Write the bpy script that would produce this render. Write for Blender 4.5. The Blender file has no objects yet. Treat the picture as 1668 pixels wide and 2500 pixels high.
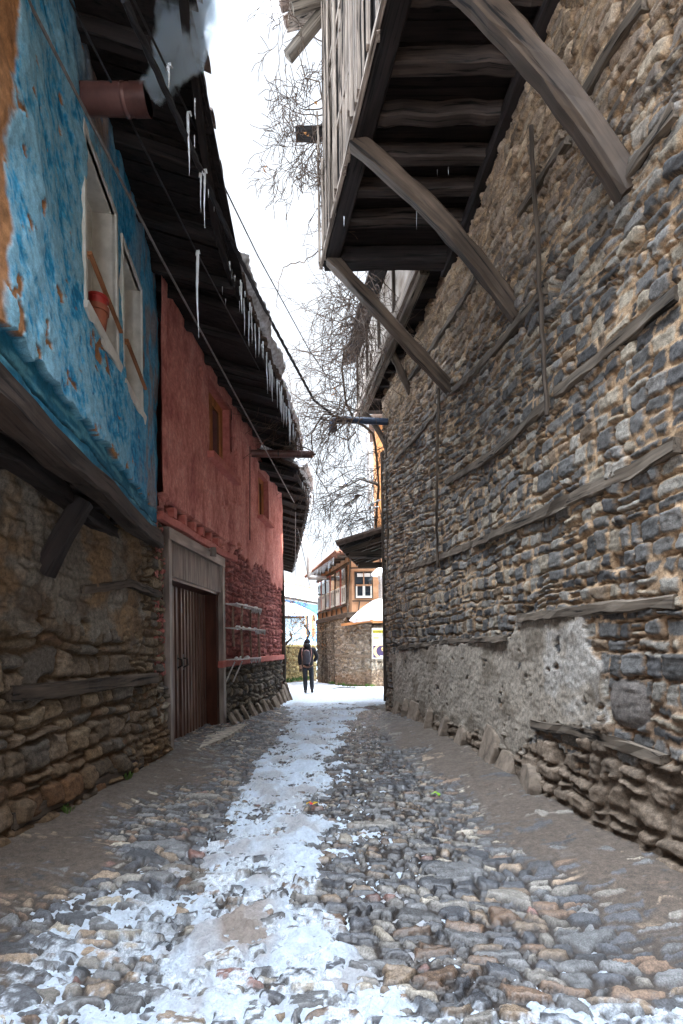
import bpy, bmesh, math, random
import numpy as np
from mathutils import Matrix, Vector
random.seed(7); np.random.seed(7)
S = bpy.context.scene
COL = S.collection
# ------------------------------------------------------------------ camera
F = 1250.0; CU, HV = 834.0, 1575.0; ROLL = 0.012; EYE = 1.6
cam = bpy.data.cameras.new('camera'); camo = bpy.data.objects.new('camera', cam); COL.objects.link(camo)
cam.sensor_fit = 'VERTICAL'; cam.sensor_height = 36; cam.lens = 18.0
cam.shift_y = (HV - 1250.0) / 2500.0
cam.clip_start = 0.05; cam.clip_end = 2000
camo.matrix_world = Matrix.Translation((0, 0, EYE)) @ Matrix.Rotation(ROLL, 4, 'Y') @ Matrix.Rotation(math.radians(90), 4, 'X')
S.camera = camo
# ------------------------------------------------------------------ world and sun
SUN_EL, SUN_AZ = math.radians(38), math.radians(103)      # azimuth clockwise from +Y: from the right, slightly behind
w = bpy.data.worlds.new('World'); S.world = w; w.use_nodes = True
nt = w.node_tree; nt.nodes.clear()
out = nt.nodes.new('ShaderNodeOutputWorld'); bg = nt.nodes.new('ShaderNodeBackground')
sky = nt.nodes.new('ShaderNodeTexSky'); sky.sky_type = 'NISHITA'; sky.sun_disc = False
sky.sun_elevation = SUN_EL; sky.sun_rotation = SUN_AZ; sky.air_density = 1.0; sky.dust_density = 2.5
tc = nt.nodes.new('ShaderNodeTexCoord'); no = nt.nodes.new('ShaderNodeTexNoise')
no.inputs['Scale'].default_value = 1.6; no.inputs['Detail'].default_value = 6
rp = nt.nodes.new('ShaderNodeValToRGB'); rp.color_ramp.elements[0].position = .25; rp.color_ramp.elements[1].position = .55
rp.color_ramp.elements[0].color = (.45, .45, .45, 1); rp.color_ramp.elements[1].color = (.9, .9, .9, 1)
mx = nt.nodes.new('ShaderNodeMix'); mx.data_type = 'RGBA'
mx.inputs['B'].default_value = (7.5, 8.0, 8.6, 1)          # thin bright cloud
nt.links.new(tc.outputs['Generated'], no.inputs['Vector']); nt.links.new(no.outputs['Fac'], rp.inputs['Fac'])
nt.links.new(rp.outputs['Color'], mx.inputs['Factor']); nt.links.new(sky.outputs['Color'], mx.inputs['A'])
# added sky boost overhead, out of view, to light the lane; dimmer lower down
sep = nt.nodes.new('ShaderNodeSeparateXYZ'); nt.links.new(tc.outputs['Generated'], sep.inputs[0])
mr = nt.nodes.new('ShaderNodeMapRange'); mr.interpolation_type = 'SMOOTHSTEP'
mr.inputs['From Min'].default_value = .76; mr.inputs['From Max'].default_value = .90; mr.inputs['To Min'].default_value = .19; mr.inputs['To Max'].default_value = 4.4
nt.links.new(sep.outputs['Z'], mr.inputs['Value'])
vm = nt.nodes.new('ShaderNodeVectorMath'); vm.operation = 'SCALE'; nt.links.new(mx.outputs['Result'], vm.inputs[0]); nt.links.new(mr.outputs[0], vm.inputs['Scale'])
nt.links.new(vm.outputs[0], bg.inputs['Color']); nt.links.new(bg.outputs['Background'], out.inputs['Surface'])
bg.inputs['Strength'].default_value = 0.15
sd = bpy.data.lights.new('sun', 'SUN'); sd.energy = 2.6; sd.angle = math.radians(0.5); sd.color = (1.0, .93, .82)
so = bpy.data.objects.new('sun', sd); COL.objects.link(so)
sv = Vector((math.sin(SUN_AZ) * math.cos(SUN_EL), math.cos(SUN_AZ) * math.cos(SUN_EL), math.sin(SUN_EL)))
so.rotation_euler = sv.to_track_quat('Z', 'Y').to_euler(); so.location = (0, 0, 30)
S.view_settings.view_transform = 'Standard'; S.view_settings.look = 'None'; S.view_settings.gamma = 1
S.view_settings.exposure = 2.7
S.render.engine = 'CYCLES'
S.cycles.max_bounces = 8; S.cycles.diffuse_bounces = 5; S.cycles.volume_bounces = 1
S.cycles.transparent_max_bounces = 12
try:
    S.cycles.use_denoising = True
except Exception: pass

# ------------------------------------------------------------------ geometry of the view (reference pixel -> direction)
CR, SR = math.cos(ROLL), math.sin(ROLL)
def ray(u, v):
    x = (u - CU) / F; y = (HV - v) / F
    return x * CR + y * SR, -x * SR + y * CR
def P(u, v, d):                      # point at depth d
    a, b = ray(u, v); return (a * d, d, EYE + b * d)
def atz(u, v, z):                    # point at height z
    a, b = ray(u, v); d = (z - EYE) / b; return (a * d, d, z)
def pix(x, y, z):                    # inverse, numpy
    y = np.maximum(y, .05); a = x / y; b = (z - EYE) / y
    return CU + F * (a * CR - b * SR), HV - F * (a * SR + b * CR)
def lin(pts):
    ys = [p[0] for p in pts]; xs = [p[1] for p in pts]
    def f(y):
        r = np.interp(y, ys, xs)
        m0 = (xs[1] - xs[0]) / (ys[1] - ys[0])
        return np.where(np.asarray(y) < ys[0], xs[0] + m0 * (np.asarray(y) - ys[0]), r)
    return f
def smooth(pts, n=400, k=.5):
    f = lin(pts); ys = np.linspace(pts[0][0], pts[-1][0], n); dy = ys[1] - ys[0]; r = max(1, int(k / dy))
    xs = f(ys); pad = np.concatenate([2 * xs[0] - xs[r:0:-1], xs, 2 * xs[-1] - xs[-2:-r - 2:-1]])
    ker = np.hanning(2 * r + 3)[1:-1]; ker /= ker.sum(); xs2 = np.convolve(pad, ker, 'valid')
    return lin(list(zip(ys, xs2[:n])))
f_right = smooth([(-3, 2.6), (2, 2.36), (3.4, 2.18), (4, 2.1), (5.3, 1.97), (7.1, 1.86), (9, 1.62), (11.7, 1.17), (12.3, 1.08)], k=.8)
f_blue = lin([(1.0, -1.62), (7.0, -2.478)])
f_lowl = lin([(-3, -2.9), (4.0, -2.69), (7.2, -2.5)])
f_red = smooth([(6.6, -2.5), (7.1, -2.5), (9.6, -2.35), (14.75, -1.69)], k=.5)
f_bay = lin([(1, 1.268), (8.0, -.237)])
f_bay2 = lin([(7.6, 1.36), (13.4, .46)])
def on(f, u, v, lo=1.5, hi=16):      # point of the plan curve x=f(y) seen at pixel (u,v)
    a, b = ray(u, v); ys = np.linspace(lo, hi, 3000); g = f(ys) - a * ys
    k = np.where(np.sign(g[1:]) != np.sign(g[:-1]))[0]
    y = ys[k[0]] if len(k) else ys[np.argmin(abs(g))]
    return (float(f(y)), float(y), float(EYE + b * y))

# ------------------------------------------------------------------ noise
def h2(ix, iy, seed=0):
    n = (ix.astype(np.int64) * 374761393 + iy.astype(np.int64) * 668265263 + seed * 1442695041) & 0xffffffff
    n = ((n ^ (n >> 13)) * 1274126177) & 0xffffffff
    n = ((n ^ (n >> 16)) * 2246822519) & 0xffffffff
    return ((n ^ (n >> 15)) & 0xffffff) / float(0xffffff)
def vn(x, y, seed=0):
    ix = np.floor(x); iy = np.floor(y); fx = x - ix; fy = y - iy
    fx = fx * fx * (3 - 2 * fx); fy = fy * fy * (3 - 2 * fy)
    a = h2(ix, iy, seed); b = h2(ix + 1, iy, seed); c = h2(ix, iy + 1, seed); d = h2(ix + 1, iy + 1, seed)
    return (a * (1 - fx) + b * fx) * (1 - fy) + (c * (1 - fx) + d * fx) * fy
def fbm(x, y, seed=0, o=4, g=.5):
    s = 0; a = 1; t = 0
    for i in range(o):
        s = s + a * vn(x * 2 ** i + 17.3 * i, y * 2 ** i - 9.1 * i, seed + i); t += a; a *= g
    return s / t
def sst(a, b, x):
    t = np.clip((x - a) / (b - a), 0, 1); return t * t * (3 - 2 * t)
def mixc(a, b, t):
    return a * (1 - t[:, None]) + b * t[:, None]
def cells(s, z, cw, ch, seed=0, p=3.0, jit=.8, wv=.35, warp=.25):
    s = s + (fbm(s / cw * .8, z / ch * .6, seed + 50, 2) - .5) * cw * warp * 2
    z = z + (fbm(s / cw * .5, z / ch * .7, seed + 60, 2) - .5) * ch * warp * 3
    X = s / cw; Y = z / ch; iy = np.floor(Y)
    f1 = np.full(X.shape, 9.); f2 = np.full(X.shape, 9.); idx = np.zeros(X.shape); idy = np.zeros(X.shape)
    lx = np.zeros(X.shape); ly = np.zeros(X.shape)
    for dy in (-1, 0, 1):
        cy = iy + dy; off = h2(cy, cy * 0, seed + 5)
        ix = np.floor(X - off)
        for dx in (-1, 0, 1):
            cx = ix + dx
            px = cx + off + .5 + (h2(cx, cy, seed + 1) - .5) * jit
            py = cy + .5 + (h2(cx, cy, seed + 2) - .5) * jit * .8
            wgt = (h2(cx, cy, seed + 3) - .5) * wv
            ax = abs(X - px); ay = abs(Y - py)
            d = (ax ** p + ay ** p) ** (1 / p) - wgt
            m1 = d < f1; m2 = (~m1) & (d < f2)
            f2 = np.where(m1, f1, np.where(m2, d, f2))
            f1 = np.where(m1, d, f1); idx = np.where(m1, cx, idx); idy = np.where(m1, cy, idy)
            lx = np.where(m1, X - px, lx); ly = np.where(m1, Y - py, ly)
    r = lambda k: h2(idx, idy, seed + 10 + k)
    return f2 - f1, r, lx, ly
def courses(s, z, cw, ch, seed=0, warp=.25, split=.35, slope=.35):
    """roughly coursed masonry: irregular rows of irregular blocks; returns edge distance in metres"""
    s = s + (fbm(s / cw * .7, z / ch * .5, seed + 50, 3) - .5) * cw * warp * 1.6
    z = z + (fbm(s / cw * .45, z / ch * .35, seed + 60, 3) - .5) * ch * warp * 5 + (fbm(s / cw * 2, z / ch * 1.3, seed + 61, 2) - .5) * ch * warp * .8
    Y = z / ch; j = np.floor(Y); zero = j * 0
    B = lambda q: q + (h2(q, zero, seed + 1) - .5) * .55
    j = np.where(Y < B(j), j - 1, np.where(Y >= B(j + 1), j + 1, j)); b0, b1 = B(j), B(j + 1)
    ly = (Y - (b0 + b1) / 2) / (b1 - b0)
    X = s / cw + h2(j, zero, seed + 2) * 7
    i = np.floor(X)
    def C(q): return q + (h2(q, j, seed + 3) - .5) * .7 + (h2(q, j, seed + 4) - .5) * slope * ly
    i = np.where(X < C(i), i - 1, np.where(X >= C(i + 1), i + 1, i)); c0, c1 = C(i), C(i + 1)
    lx = (X - (c0 + c1) / 2) / (c1 - c0)
    sp = h2(i, j, seed + 6) < split; sub = np.where(sp, np.where(ly > (h2(i, j, seed + 7) - .5) * .3, 1, 2), 0)
    sv = (~sp) & (h2(i, j, seed + 8) < .18) & (c1 - c0 > .9); sub = np.where(sv, np.where(lx > (h2(i, j, seed + 9) - .5) * .3, 3, 4), sub)
    dy = np.minimum(Y - b0, b1 - Y) * ch; dx = np.minimum(X - c0, c1 - X) * cw
    dy = np.where(sp, np.minimum(dy, abs(ly - (h2(i, j, seed + 7) - .5) * .3) * (b1 - b0) * ch), dy)
    dx = np.where(sv, np.minimum(dx, abs(lx - (h2(i, j, seed + 9) - .5) * .3) * (c1 - c0) * cw), dx)
    dx = np.maximum(dx, 1e-4); dy = np.maximum(dy, 1e-4)
    e = (dx ** -2.4 + dy ** -2.4) ** (-1 / 2.4)
    r = lambda k: h2(i * 5 + sub, j, seed + 10 + k)
    return e, r, lx, ly
def inpoly(u, v, poly):
    ins = np.zeros(u.shape, bool); n = len(poly)
    for i in range(n):
        x1, y1 = poly[i]; x2, y2 = poly[(i + 1) % n]
        c = ((y1 > v) != (y2 > v)) & (u < (x2 - x1) * (v - y1) / ((y2 - y1) + 1e-9) + x1)
        ins ^= c
    return ins

# ------------------------------------------------------------------ objects
def tag(o, label=None, cat=None, group=None, kind=None):
    if label: o['label'] = label
    if cat: o['category'] = cat
    if group: o['group'] = group
    if kind: o['kind'] = kind
    return o
def empty(name, loc=(0, 0, 0), label=None, cat=None, group=None):
    o = bpy.data.objects.new(name, None); COL.objects.link(o); o.location = loc; o.empty_display_size = .1
    return tag(o, label, cat, group)
def link(name, me, parent=None):
    o = bpy.data.objects.new(name, me); COL.objects.link(o)
    if parent is not None:
        o.parent = parent
        o.matrix_parent_inverse = Matrix.Translation(-Vector(WORLD.get(parent.name, parent.location)))
        WORLD[o.name] = Vector((0, 0, 0))
    else:
        WORLD[o.name] = Vector(o.location)
    return o
WORLD = {}
class MB:
    def __init__(s): s.v = []; s.f = []; s.g = []
    def add(s, vs, fs, gs=None):
        k = len(s.v); s.v += [tuple(map(float, p)) for p in vs]; s.f += [tuple(i + k for i in f) for f in fs]
        s.g += [tuple(map(float, p)) for p in (gs if gs is not None else vs)]
        return s
    def box(s, c, d, rz=0, g=None):
        x, y, z = d[0] / 2, d[1] / 2, d[2] / 2; cs, sn = math.cos(rz), math.sin(rz); vs = []
        loc = [(-x, -y, -z), (x, -y, -z), (x, y, -z), (-x, y, -z), (-x, -y, z), (x, -y, z), (x, y, z), (-x, y, z)]
        for a, b, e in loc: vs.append((c[0] + a * cs - b * sn, c[1] + a * sn + b * cs, c[2] + e))
        L = int(np.argmax(d)); gs = []
        r = random.random() * 20
        for q in loc:
            q = list(q); a = q.pop(L); gs.append((a + r, q[0], q[1]))
        return s.add(vs, [(3, 2, 1, 0), (4, 5, 6, 7), (0, 1, 5, 4), (1, 2, 6, 5), (2, 3, 7, 6), (3, 0, 4, 7)], gs)
    def bar(s, pts, wd, ht, up=(0, 0, 1), jit=0.0, bev=.22, taper=1.0):
        """timber along pts: bevelled section wd (side) x ht (up), grain coords along the length"""
        pts = [Vector(p) for p in pts]; n = len(pts); rings = []; gs = []; L = random.random() * 30; up0 = Vector(up)
        for i, p in enumerate(pts):
            t = (pts[min(i + 1, n - 1)] - pts[max(i - 1, 0)]).normalized()
            sd_ = t.cross(up0).normalized(); u = sd_.cross(t).normalized()
            if i: L += (p - pts[i - 1]).length
            k = 1 + (taper - 1) * i / max(1, n - 1)
            W = wd * k / 2; H = ht * k / 2; b = bev * min(W, H)
            sec = [(-W + b, -H), (W - b, -H), (W, -H + b), (W, H - b), (W - b, H), (-W + b, H), (-W, H - b), (-W, -H + b)]
            for a, c in sec:
                a += random.uniform(-1, 1) * jit; c += random.uniform(-1, 1) * jit
                rings.append(p + sd_ * a + u * c); gs.append((L, a, c))
        fs = []
        for i in range(n - 1):
            for j in range(8):
                a = i * 8 + j; b_ = i * 8 + (j + 1) % 8
                fs.append((a, b_, b_ + 8, a + 8))
        fs.append(tuple(range(7, -1, -1))); fs.append(tuple(range((n - 1) * 8, n * 8)))
        return s.add(rings, fs, gs)
    def tube(s, pts, rad, n=8, cap=True):
        pts = [Vector(p) for p in pts]; m = len(pts)
        if not hasattr(rad, '__len__'): rad = [rad] * m
        ref = Vector((0, 0, 1)); t0 = (pts[-1] - pts[0])
        if t0.length > 0 and abs(t0.normalized().z) > .8: ref = Vector((0, 1, 0))
        vs = []; gs = []; L = random.random() * 9
        for i, p in enumerate(pts):
            t = (pts[min(i + 1, m - 1)] - pts[max(i - 1, 0)])
            t = t.normalized() if t.length > 1e-9 else Vector((0, 0, 1))
            a = t.cross(ref)
            a = a.normalized() if a.length > 1e-6 else Vector((1, 0, 0))
            b = a.cross(t)
            if i: L += (p - pts[i - 1]).length
            for j in range(n):
                th = 2 * math.pi * j / n; vs.append(p + (a * math.cos(th) + b * math.sin(th)) * rad[i]); gs.append((L, math.cos(th) * rad[i], math.sin(th) * rad[i]))
        fs = []
        for i in range(m - 1):
            for j in range(n):
                a = i * n + j; b = i * n + (j + 1) % n; fs.append((a, a + n, b + n, b))
        if cap: fs.append(tuple(range(n))); fs.append(tuple(range(m * n - 1, m * n - n - 1, -1)))
        return s.add(vs, fs, gs)
    def quad(s, a, b, c, d): return s.add([a, b, c, d], [(0, 1, 2, 3)])
    def slab(s, poly, th):
        """closed slab: 3D polygon poly lowered by th"""
        n = len(poly); vs = list(poly) + [(p[0], p[1], p[2] - th) for p in poly]
        fs = [tuple(range(n)), tuple(range(2 * n - 1, n - 1, -1))] + [((i + 1) % n, i, i + n, (i + 1) % n + n) for i in range(n)]
        return s.add(vs, fs)
    def prism(s, plan, z0, z1):
        n = len(plan); vs = [(x, y, z0) for x, y in plan] + [(x, y, z1) for x, y in plan]
        fs = [tuple(range(n - 1, -1, -1)), tuple(range(n, 2 * n))] + [(i, (i + 1) % n, (i + 1) % n + n, i + n) for i in range(n)]
        return s.add(vs, fs)
    def build(s, name, mat, parent=None, smooth_=False, label=None):
        me = bpy.data.meshes.new(name); me.from_pydata(s.v, [], s.f)
        at = me.attributes.new('gc', 'FLOAT_VECTOR', 'POINT'); at.data.foreach_set('vector', np.array(s.g, 'f').ravel())
        me.materials.append(mat); me.update()
        bm = bmesh.new(); bm.from_mesh(me); bmesh.ops.recalc_face_normals(bm, faces=bm.faces); bm.to_mesh(me); bm.free()
        if smooth_:
            me.polygons.foreach_set('use_smooth', [True] * len(me.polygons)); me.set_sharp_from_angle(angle=math.radians(50))
        o = link(name, me, parent)
        if label: o['label'] = label
        return o
def grid_obj(name, X, Y, Z, keep, col, rgh, mat, parent=None, smooth_=True, flip=False):
    """X,Y,Z arrays (nr,nc); keep mask (nr-1,nc-1)"""
    nr, nc = X.shape; idx = np.arange(nr * nc).reshape(nr, nc)
    q = np.stack([idx[:-1, :-1], idx[:-1, 1:], idx[1:, 1:], idx[1:, :-1]], -1)
    if keep is not None: q = q[keep]
    q = q.reshape(-1, 4)
    if flip: q = q[:, ::-1]
    used = np.unique(q); remap = np.full(nr * nc, -1); remap[used] = np.arange(len(used)); q = remap[q]
    co = np.stack([X.ravel(), Y.ravel(), Z.ravel()], -1)[used].astype('f')
    me = bpy.data.meshes.new(name); me.vertices.add(len(co)); me.vertices.foreach_set('co', co.ravel())
    me.loops.add(q.size); me.loops.foreach_set('vertex_index', q.ravel().astype('i'))
    me.polygons.add(len(q)); me.polygons.foreach_set('loop_start', np.arange(0, q.size, 4, dtype='i'))
    me.polygons.foreach_set('loop_total', np.full(len(q), 4, 'i'))
    me.update(calc_edges=True)
    if smooth_: me.polygons.foreach_set('use_smooth', np.ones(len(q), bool))
    c4 = np.ones((len(co), 4), 'f'); c4[:, :3] = col.reshape(-1, 3)[used]
    a = me.attributes.new('col', 'FLOAT_COLOR', 'POINT'); a.data.foreach_set('color', c4.ravel())
    a = me.attributes.new('rgh', 'FLOAT', 'POINT'); a.data.foreach_set('value', rgh.ravel()[used].astype('f'))
    me.materials.append(mat); me.validate(); me.update()
    return link(name, me, parent)
# ------------------------------------------------------------------ materials
def mat(name):
    m = bpy.data.materials.new(name); m.use_nodes = True; nt = m.node_tree
    b = nt.nodes['Principled BSDF']; return m, nt, b
def N(nt, t, **k):
    n = nt.nodes.new(t)
    for a, b in k.items():
        if a in n.inputs: n.inputs[a].default_value = b
        else: setattr(n, a, b)
    return n
def ramp(nt, pts):
    r = nt.nodes.new('ShaderNodeValToRGB'); e = r.color_ramp.elements
    while len(e) < len(pts): e.new(.5)
    for i, (p, c) in enumerate(pts): e[i].position = p; e[i].color = (*c, 1) if len(c) == 3 else c
    return r
def mulcol(nt, a, b, fac=1.0):
    m = nt.nodes.new('ShaderNodeMix'); m.data_type = 'RGBA'; m.blend_type = 'MULTIPLY'; m.inputs['Factor'].default_value = fac
    nt.links.new(a, m.inputs['A']); nt.links.new(b, m.inputs['B']); return m.outputs['Result']
def m_attr(name, scale=30, bump=.004, contrast=.5, spec=.3, fine=120):
    """colour and roughness stored per vertex; fine noise on top"""
    m, nt, b = mat(name)
    at = N(nt, 'ShaderNodeAttribute', attribute_name='col'); ar = N(nt, 'ShaderNodeAttribute', attribute_name='rgh')
    tc = N(nt, 'ShaderNodeTexCoord')
    n1 = N(nt, 'ShaderNodeTexNoise', Scale=scale, Detail=8.0, Roughness=.65); nt.links.new(tc.outputs['Object'], n1.inputs['Vector'])
    n2 = N(nt, 'ShaderNodeTexNoise', Scale=fine, Detail=4.0, Roughness=.7); nt.links.new(tc.outputs['Object'], n2.inputs['Vector'])
    r = ramp(nt, [(.3, (1 - contrast,) * 3), (.7, (1 + contrast * .6,) * 3)]); nt.links.new(n1.outputs['Fac'], r.inputs['Fac'])
    c = mulcol(nt, at.outputs['Color'], r.outputs['Color'])
    rf_ = ramp(nt, [(.32, (1 - contrast * .8,) * 3), (.68, (1 + contrast * .5,) * 3)]); nt.links.new(n2.outputs['Fac'], rf_.inputs['Fac']); c = mulcol(nt, c, rf_.outputs['Color'])
    nt.links.new(c, b.inputs['Base Color']); nt.links.new(ar.outputs['Fac'], b.inputs['Roughness'])
    ad = N(nt, 'ShaderNodeMath', operation='ADD'); nt.links.new(n1.outputs['Fac'], ad.inputs[0]); nt.links.new(n2.outputs['Fac'], ad.inputs[1])
    bp = N(nt, 'ShaderNodeBump', Strength=.9, Distance=bump); nt.links.new(ad.outputs[0], bp.inputs['Height']); nt.links.new(bp.outputs['Normal'], b.inputs['Normal'])
    b.inputs['Specular IOR Level'].default_value = spec
    return m
def m_wood(name, c1, c2, rough=.75, gx=1.2, gy=28, bump=.006, crack=True):
    """grain from the 'gc' attribute (along, across, across)"""
    m, nt, b = mat(name)
    at = N(nt, 'ShaderNodeAttribute', attribute_name='gc')
    mp = N(nt, 'ShaderNodeMapping'); mp.inputs['Scale'].default_value = (gx, gy, gy); nt.links.new(at.outputs['Vector'], mp.inputs['Vector'])
    n1 = N(nt, 'ShaderNodeTexNoise', Scale=1.0, Detail=8.0, Roughness=.6, Distortion=.6); nt.links.new(mp.outputs['Vector'], n1.inputs['Vector'])
    mp2 = N(nt, 'ShaderNodeMapping'); mp2.inputs['Scale'].default_value = (1.5, 5, 5); nt.links.new(at.outputs['Vector'], mp2.inputs['Vector'])
    n2 = N(nt, 'ShaderNodeTexNoise', Scale=1.0, Detail=5.0); nt.links.new(mp2.outputs['Vector'], n2.inputs['Vector'])
    r = ramp(nt, [(.28, c1), (.72, c2)]); nt.links.new(n1.outputs['Fac'], r.inputs['Fac'])
    r2 = ramp(nt, [(.3, (.45,) * 3), (.7, (1.25,) * 3)]); nt.links.new(n2.outputs['Fac'], r2.inputs['Fac'])
    col = mulcol(nt, r.outputs['Color'], r2.outputs['Color'])
    if crack:
        r3 = ramp(nt, [(.375, (.10,) * 3), (.42, (1,) * 3)]); nt.links.new(n1.outputs['Fac'], r3.inputs['Fac'])
        col = mulcol(nt, col, r3.outputs['Color'])
    nt.links.new(col, b.inputs['Base Color']); b.inputs['Roughness'].default_value = rough
    bp = N(nt, 'ShaderNodeBump', Strength=.8, Distance=bump); nt.links.new(n1.outputs['Fac'], bp.inputs['Height']); nt.links.new(bp.outputs['Normal'], b.inputs['Normal'])
    b.inputs['Specular IOR Level'].default_value = .25
    return m
def m_noise(name, c1, c2, scale=8, rough=.7, metal=0, bump=.003, sx=(1, 1, 1), spec=.4, lo=.3, hi=.7):
    m, nt, b = mat(name)
    tc = N(nt, 'ShaderNodeTexCoord'); mp = N(nt, 'ShaderNodeMapping'); mp.inputs['Scale'].default_value = sx
    nt.links.new(tc.outputs['Object'], mp.inputs['Vector'])
    n1 = N(nt, 'ShaderNodeTexNoise', Scale=scale, Detail=8.0, Roughness=.62); nt.links.new(mp.outputs['Vector'], n1.inputs['Vector'])
    r = ramp(nt, [(lo, c1), (hi, c2)]); nt.links.new(n1.outputs['Fac'], r.inputs['Fac'])
    nt.links.new(r.outputs['Color'], b.inputs['Base Color']); b.inputs['Roughness'].default_value = rough; b.inputs['Metallic'].default_value = metal
    bp = N(nt, 'ShaderNodeBump', Strength=.7, Distance=bump); nt.links.new(n1.outputs['Fac'], bp.inputs['Height']); nt.links.new(bp.outputs['Normal'], b.inputs['Normal'])
    b.inputs['Specular IOR Level'].default_value = spec
    return m
M = {}
M['stone'] = m_attr('rubble_stone', 26, .006, .55, .25)
M['plaster'] = m_attr('limewash_plaster', 18, .004, .35, .2)
M['street'] = m_attr('street_stone', 30, .0035, .5, .6)
M['snowa'] = m_attr('street_snow', 16, .022, .22, .3, 70)
M['beam'] = m_wood('weathered_timber', (.026, .020, .016), (.12, .092, .070))
M['beamgrey'] = m_wood('grey_timber', (.042, .034, .027), (.20, .165, .13))
M['strut'] = m_wood('brace_timber', (.024, .017, .013), (.135, .097, .070), rough=.6, gx=.5, gy=16)
M['dark'] = m_wood('near_black_boards', (.006, .005, .006), (.030, .022, .020))  # boards and beams coloured almost black
M['board'] = m_wood('sunbleached_boards', (.05, .036, .03), (.50, .42, .35), gy=34)
M['redwood'] = m_wood('orange_window_wood', (.30, .09, .03), (.50, .19, .06), crack=False)
M['railwood'] = m_wood('thin_rail_wood', (.22, .09, .04), (.36, .17, .08), crack=False)
M['brownpaint'] = m_wood('brown_painted_metal', (.045, .016, .010), (.10, .036, .022), rough=.38, gx=.6, gy=9, bump=.001, crack=False)
M['doorleaf'] = m_wood('ribbed_door_paint', (.085, .042, .032), (.21, .125, .10), rough=.42, gx=.5, gy=14, bump=.001, crack=False)
M['doorframe'] = m_wood('pale_door_frame', (.13, .10, .085), (.30, .25, .22), rough=.45, gx=1, gy=10, bump=.001, crack=False)
M['redpaint'] = m_noise('red_limewash_trim', (.30, .075, .06), (.46, .15, .12), 12, .85)
M['joist'] = m_wood('dark_joist_timber', (.012, .009, .009), (.075, .055, .045))  # joist wood coloured darker than the weathered timber
M['white'] = m_noise('white_window_paint', (.42, .42, .39), (.62, .62, .58), 7, .6, 0, .001)
M['glass'] = m_noise('dark_window_glass', (.012, .016, .02), (.03, .04, .05), 2, .08, 0, 0, spec=.8)
M['curtain'] = m_noise('net_curtain', (.45, .45, .44), (.65, .65, .63), 30, .9, sx=(6, 6, .5))
M['pipe'] = m_noise('brown_flue_enamel', (.055, .022, .018), (.13, .06, .052), 5, .35, .2, .0008)
M['blackm'] = m_noise('black_iron', (.01, .01, .01), (.03, .025, .02), 10, .5, .3)
M['rust'] = m_noise('rusty_rack_steel', (.09, .04, .025), (.26, .17, .13), 20, .55, .4)
M['rackwhite'] = m_noise('pale_rack_steel', (.30, .27, .26), (.62, .60, .58), 30, .5, .2)
M['cable'] = m_noise('cable_rubber', (.008, .009, .011), (.02, .02, .024), 20, .55)
M['conduit'] = m_noise('grey_conduit', (.08, .075, .075), (.16, .15, .15), 20, .5)
M['pot'] = m_noise('clay_pot', (.19, .055, .03), (.30, .10, .055), 9, .6)
M['potred'] = m_noise('red_pot_rim', (.28, .02, .02), (.40, .04, .03), 9, .4)
M['tile'] = m_noise('roof_tile', (.12, .055, .035), (.26, .13, .09), 6, .85)
M['tiledark'] = m_noise('lichened_roof_tile', (.06, .045, .04), (.17, .12, .095), 9, .9)
M['bluegrey'] = m_noise('blue_drain_paint', (.01, .022, .05), (.02, .04, .08), 6, .5)
M['orange'] = m_noise('orange_mud_render', (.40, .21, .11), (.60, .36, .21), 3, .9)
M['amberorange'] = m_noise('amber_render', (.42, .18, .07), (.62, .30, .12), 2, .9)  # amber orange for walls, fascia and far window frames
M['brown_render'] = m_noise('brown_mud_render', (.20, .11, .06), (.36, .21, .12), 3, .9)
M['whiteplaster'] = m_noise('stained_white_plaster', (.22, .17, .13), (.62, .57, .52), 2.2, .9)
M['farstone'] = m_noise('grey_rubble_far', (.10, .085, .07), (.42, .37, .31), 9, .95, 0, .04)
M['farstoneb'] = m_noise('brown_rubble_far', (.16, .11, .08), (.36, .28, .21), 9, .95, 0, .04)
M['kerb'] = m_noise('dirty_guard_stone', (.07, .055, .042), (.25, .20, .155), 7, .9, 0, .02)
M['bluewash'] = m_noise('blue_wash_far', (.12, .30, .62), (.20, .42, .75), 3, .9)
M['paleblue'] = m_noise('pale_blue_wash', (.40, .58, .70), (.62, .74, .80), 3, .9)
M['yellow'] = m_noise('yellow_wash', (.62, .48, .18), (.75, .62, .30), 3, .9)
M['gardenwall'] = m_noise('lichened_sun_tint_wall', (.18, .15, .05), (.60, .50, .24), 14, .95, 0, .03)  # pale end raised in place of sunlight
M['leaf'] = m_noise('dry_leaf', (.30, .12, .04), (.45, .22, .07), 8, .8)
M['green'] = m_noise('green_weed', (.03, .07, .012), (.09, .16, .03), 8, .8)
M['lime'] = m_noise('fresh_green_leaf', (.18, .38, .02), (.30, .50, .04), 8, .6)
M['twig'] = m_noise('vine_twig', (.028, .019, .014), (.12, .075, .05), 12, .85)
M['bark'] = m_noise('vine_bark', (.045, .032, .022), (.13, .09, .06), 12, .9, sx=(3, 3, .6))
M['coat'] = m_noise('black_coat', (.008, .008, .011), (.016, .016, .02), 10, .8)
M['trousers'] = m_noise('dark_jeans', (.012, .014, .018), (.03, .034, .042), 14, .85)
M['bag'] = m_noise('grey_backpack_nylon', (.028, .026, .034), (.06, .056, .07), 12, .6)
M['strap'] = m_noise('bag_trim', (.25, .12, .10), (.35, .2, .17), 12, .6)
M['boot'] = m_noise('black_boot', (.008, .007, .007), (.02, .018, .017), 12, .5)
M['skin'] = m_noise('skin', (.35, .20, .14), (.42, .25, .18), 12, .6)
M['knit'] = m_noise('dark_knit_cap', (.008, .007, .010), (.02, .017, .02), 60, .95)
M['poster'] = m_noise('poster_paper', (.70, .67, .55), (.80, .78, .68), 6, .6)
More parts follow.
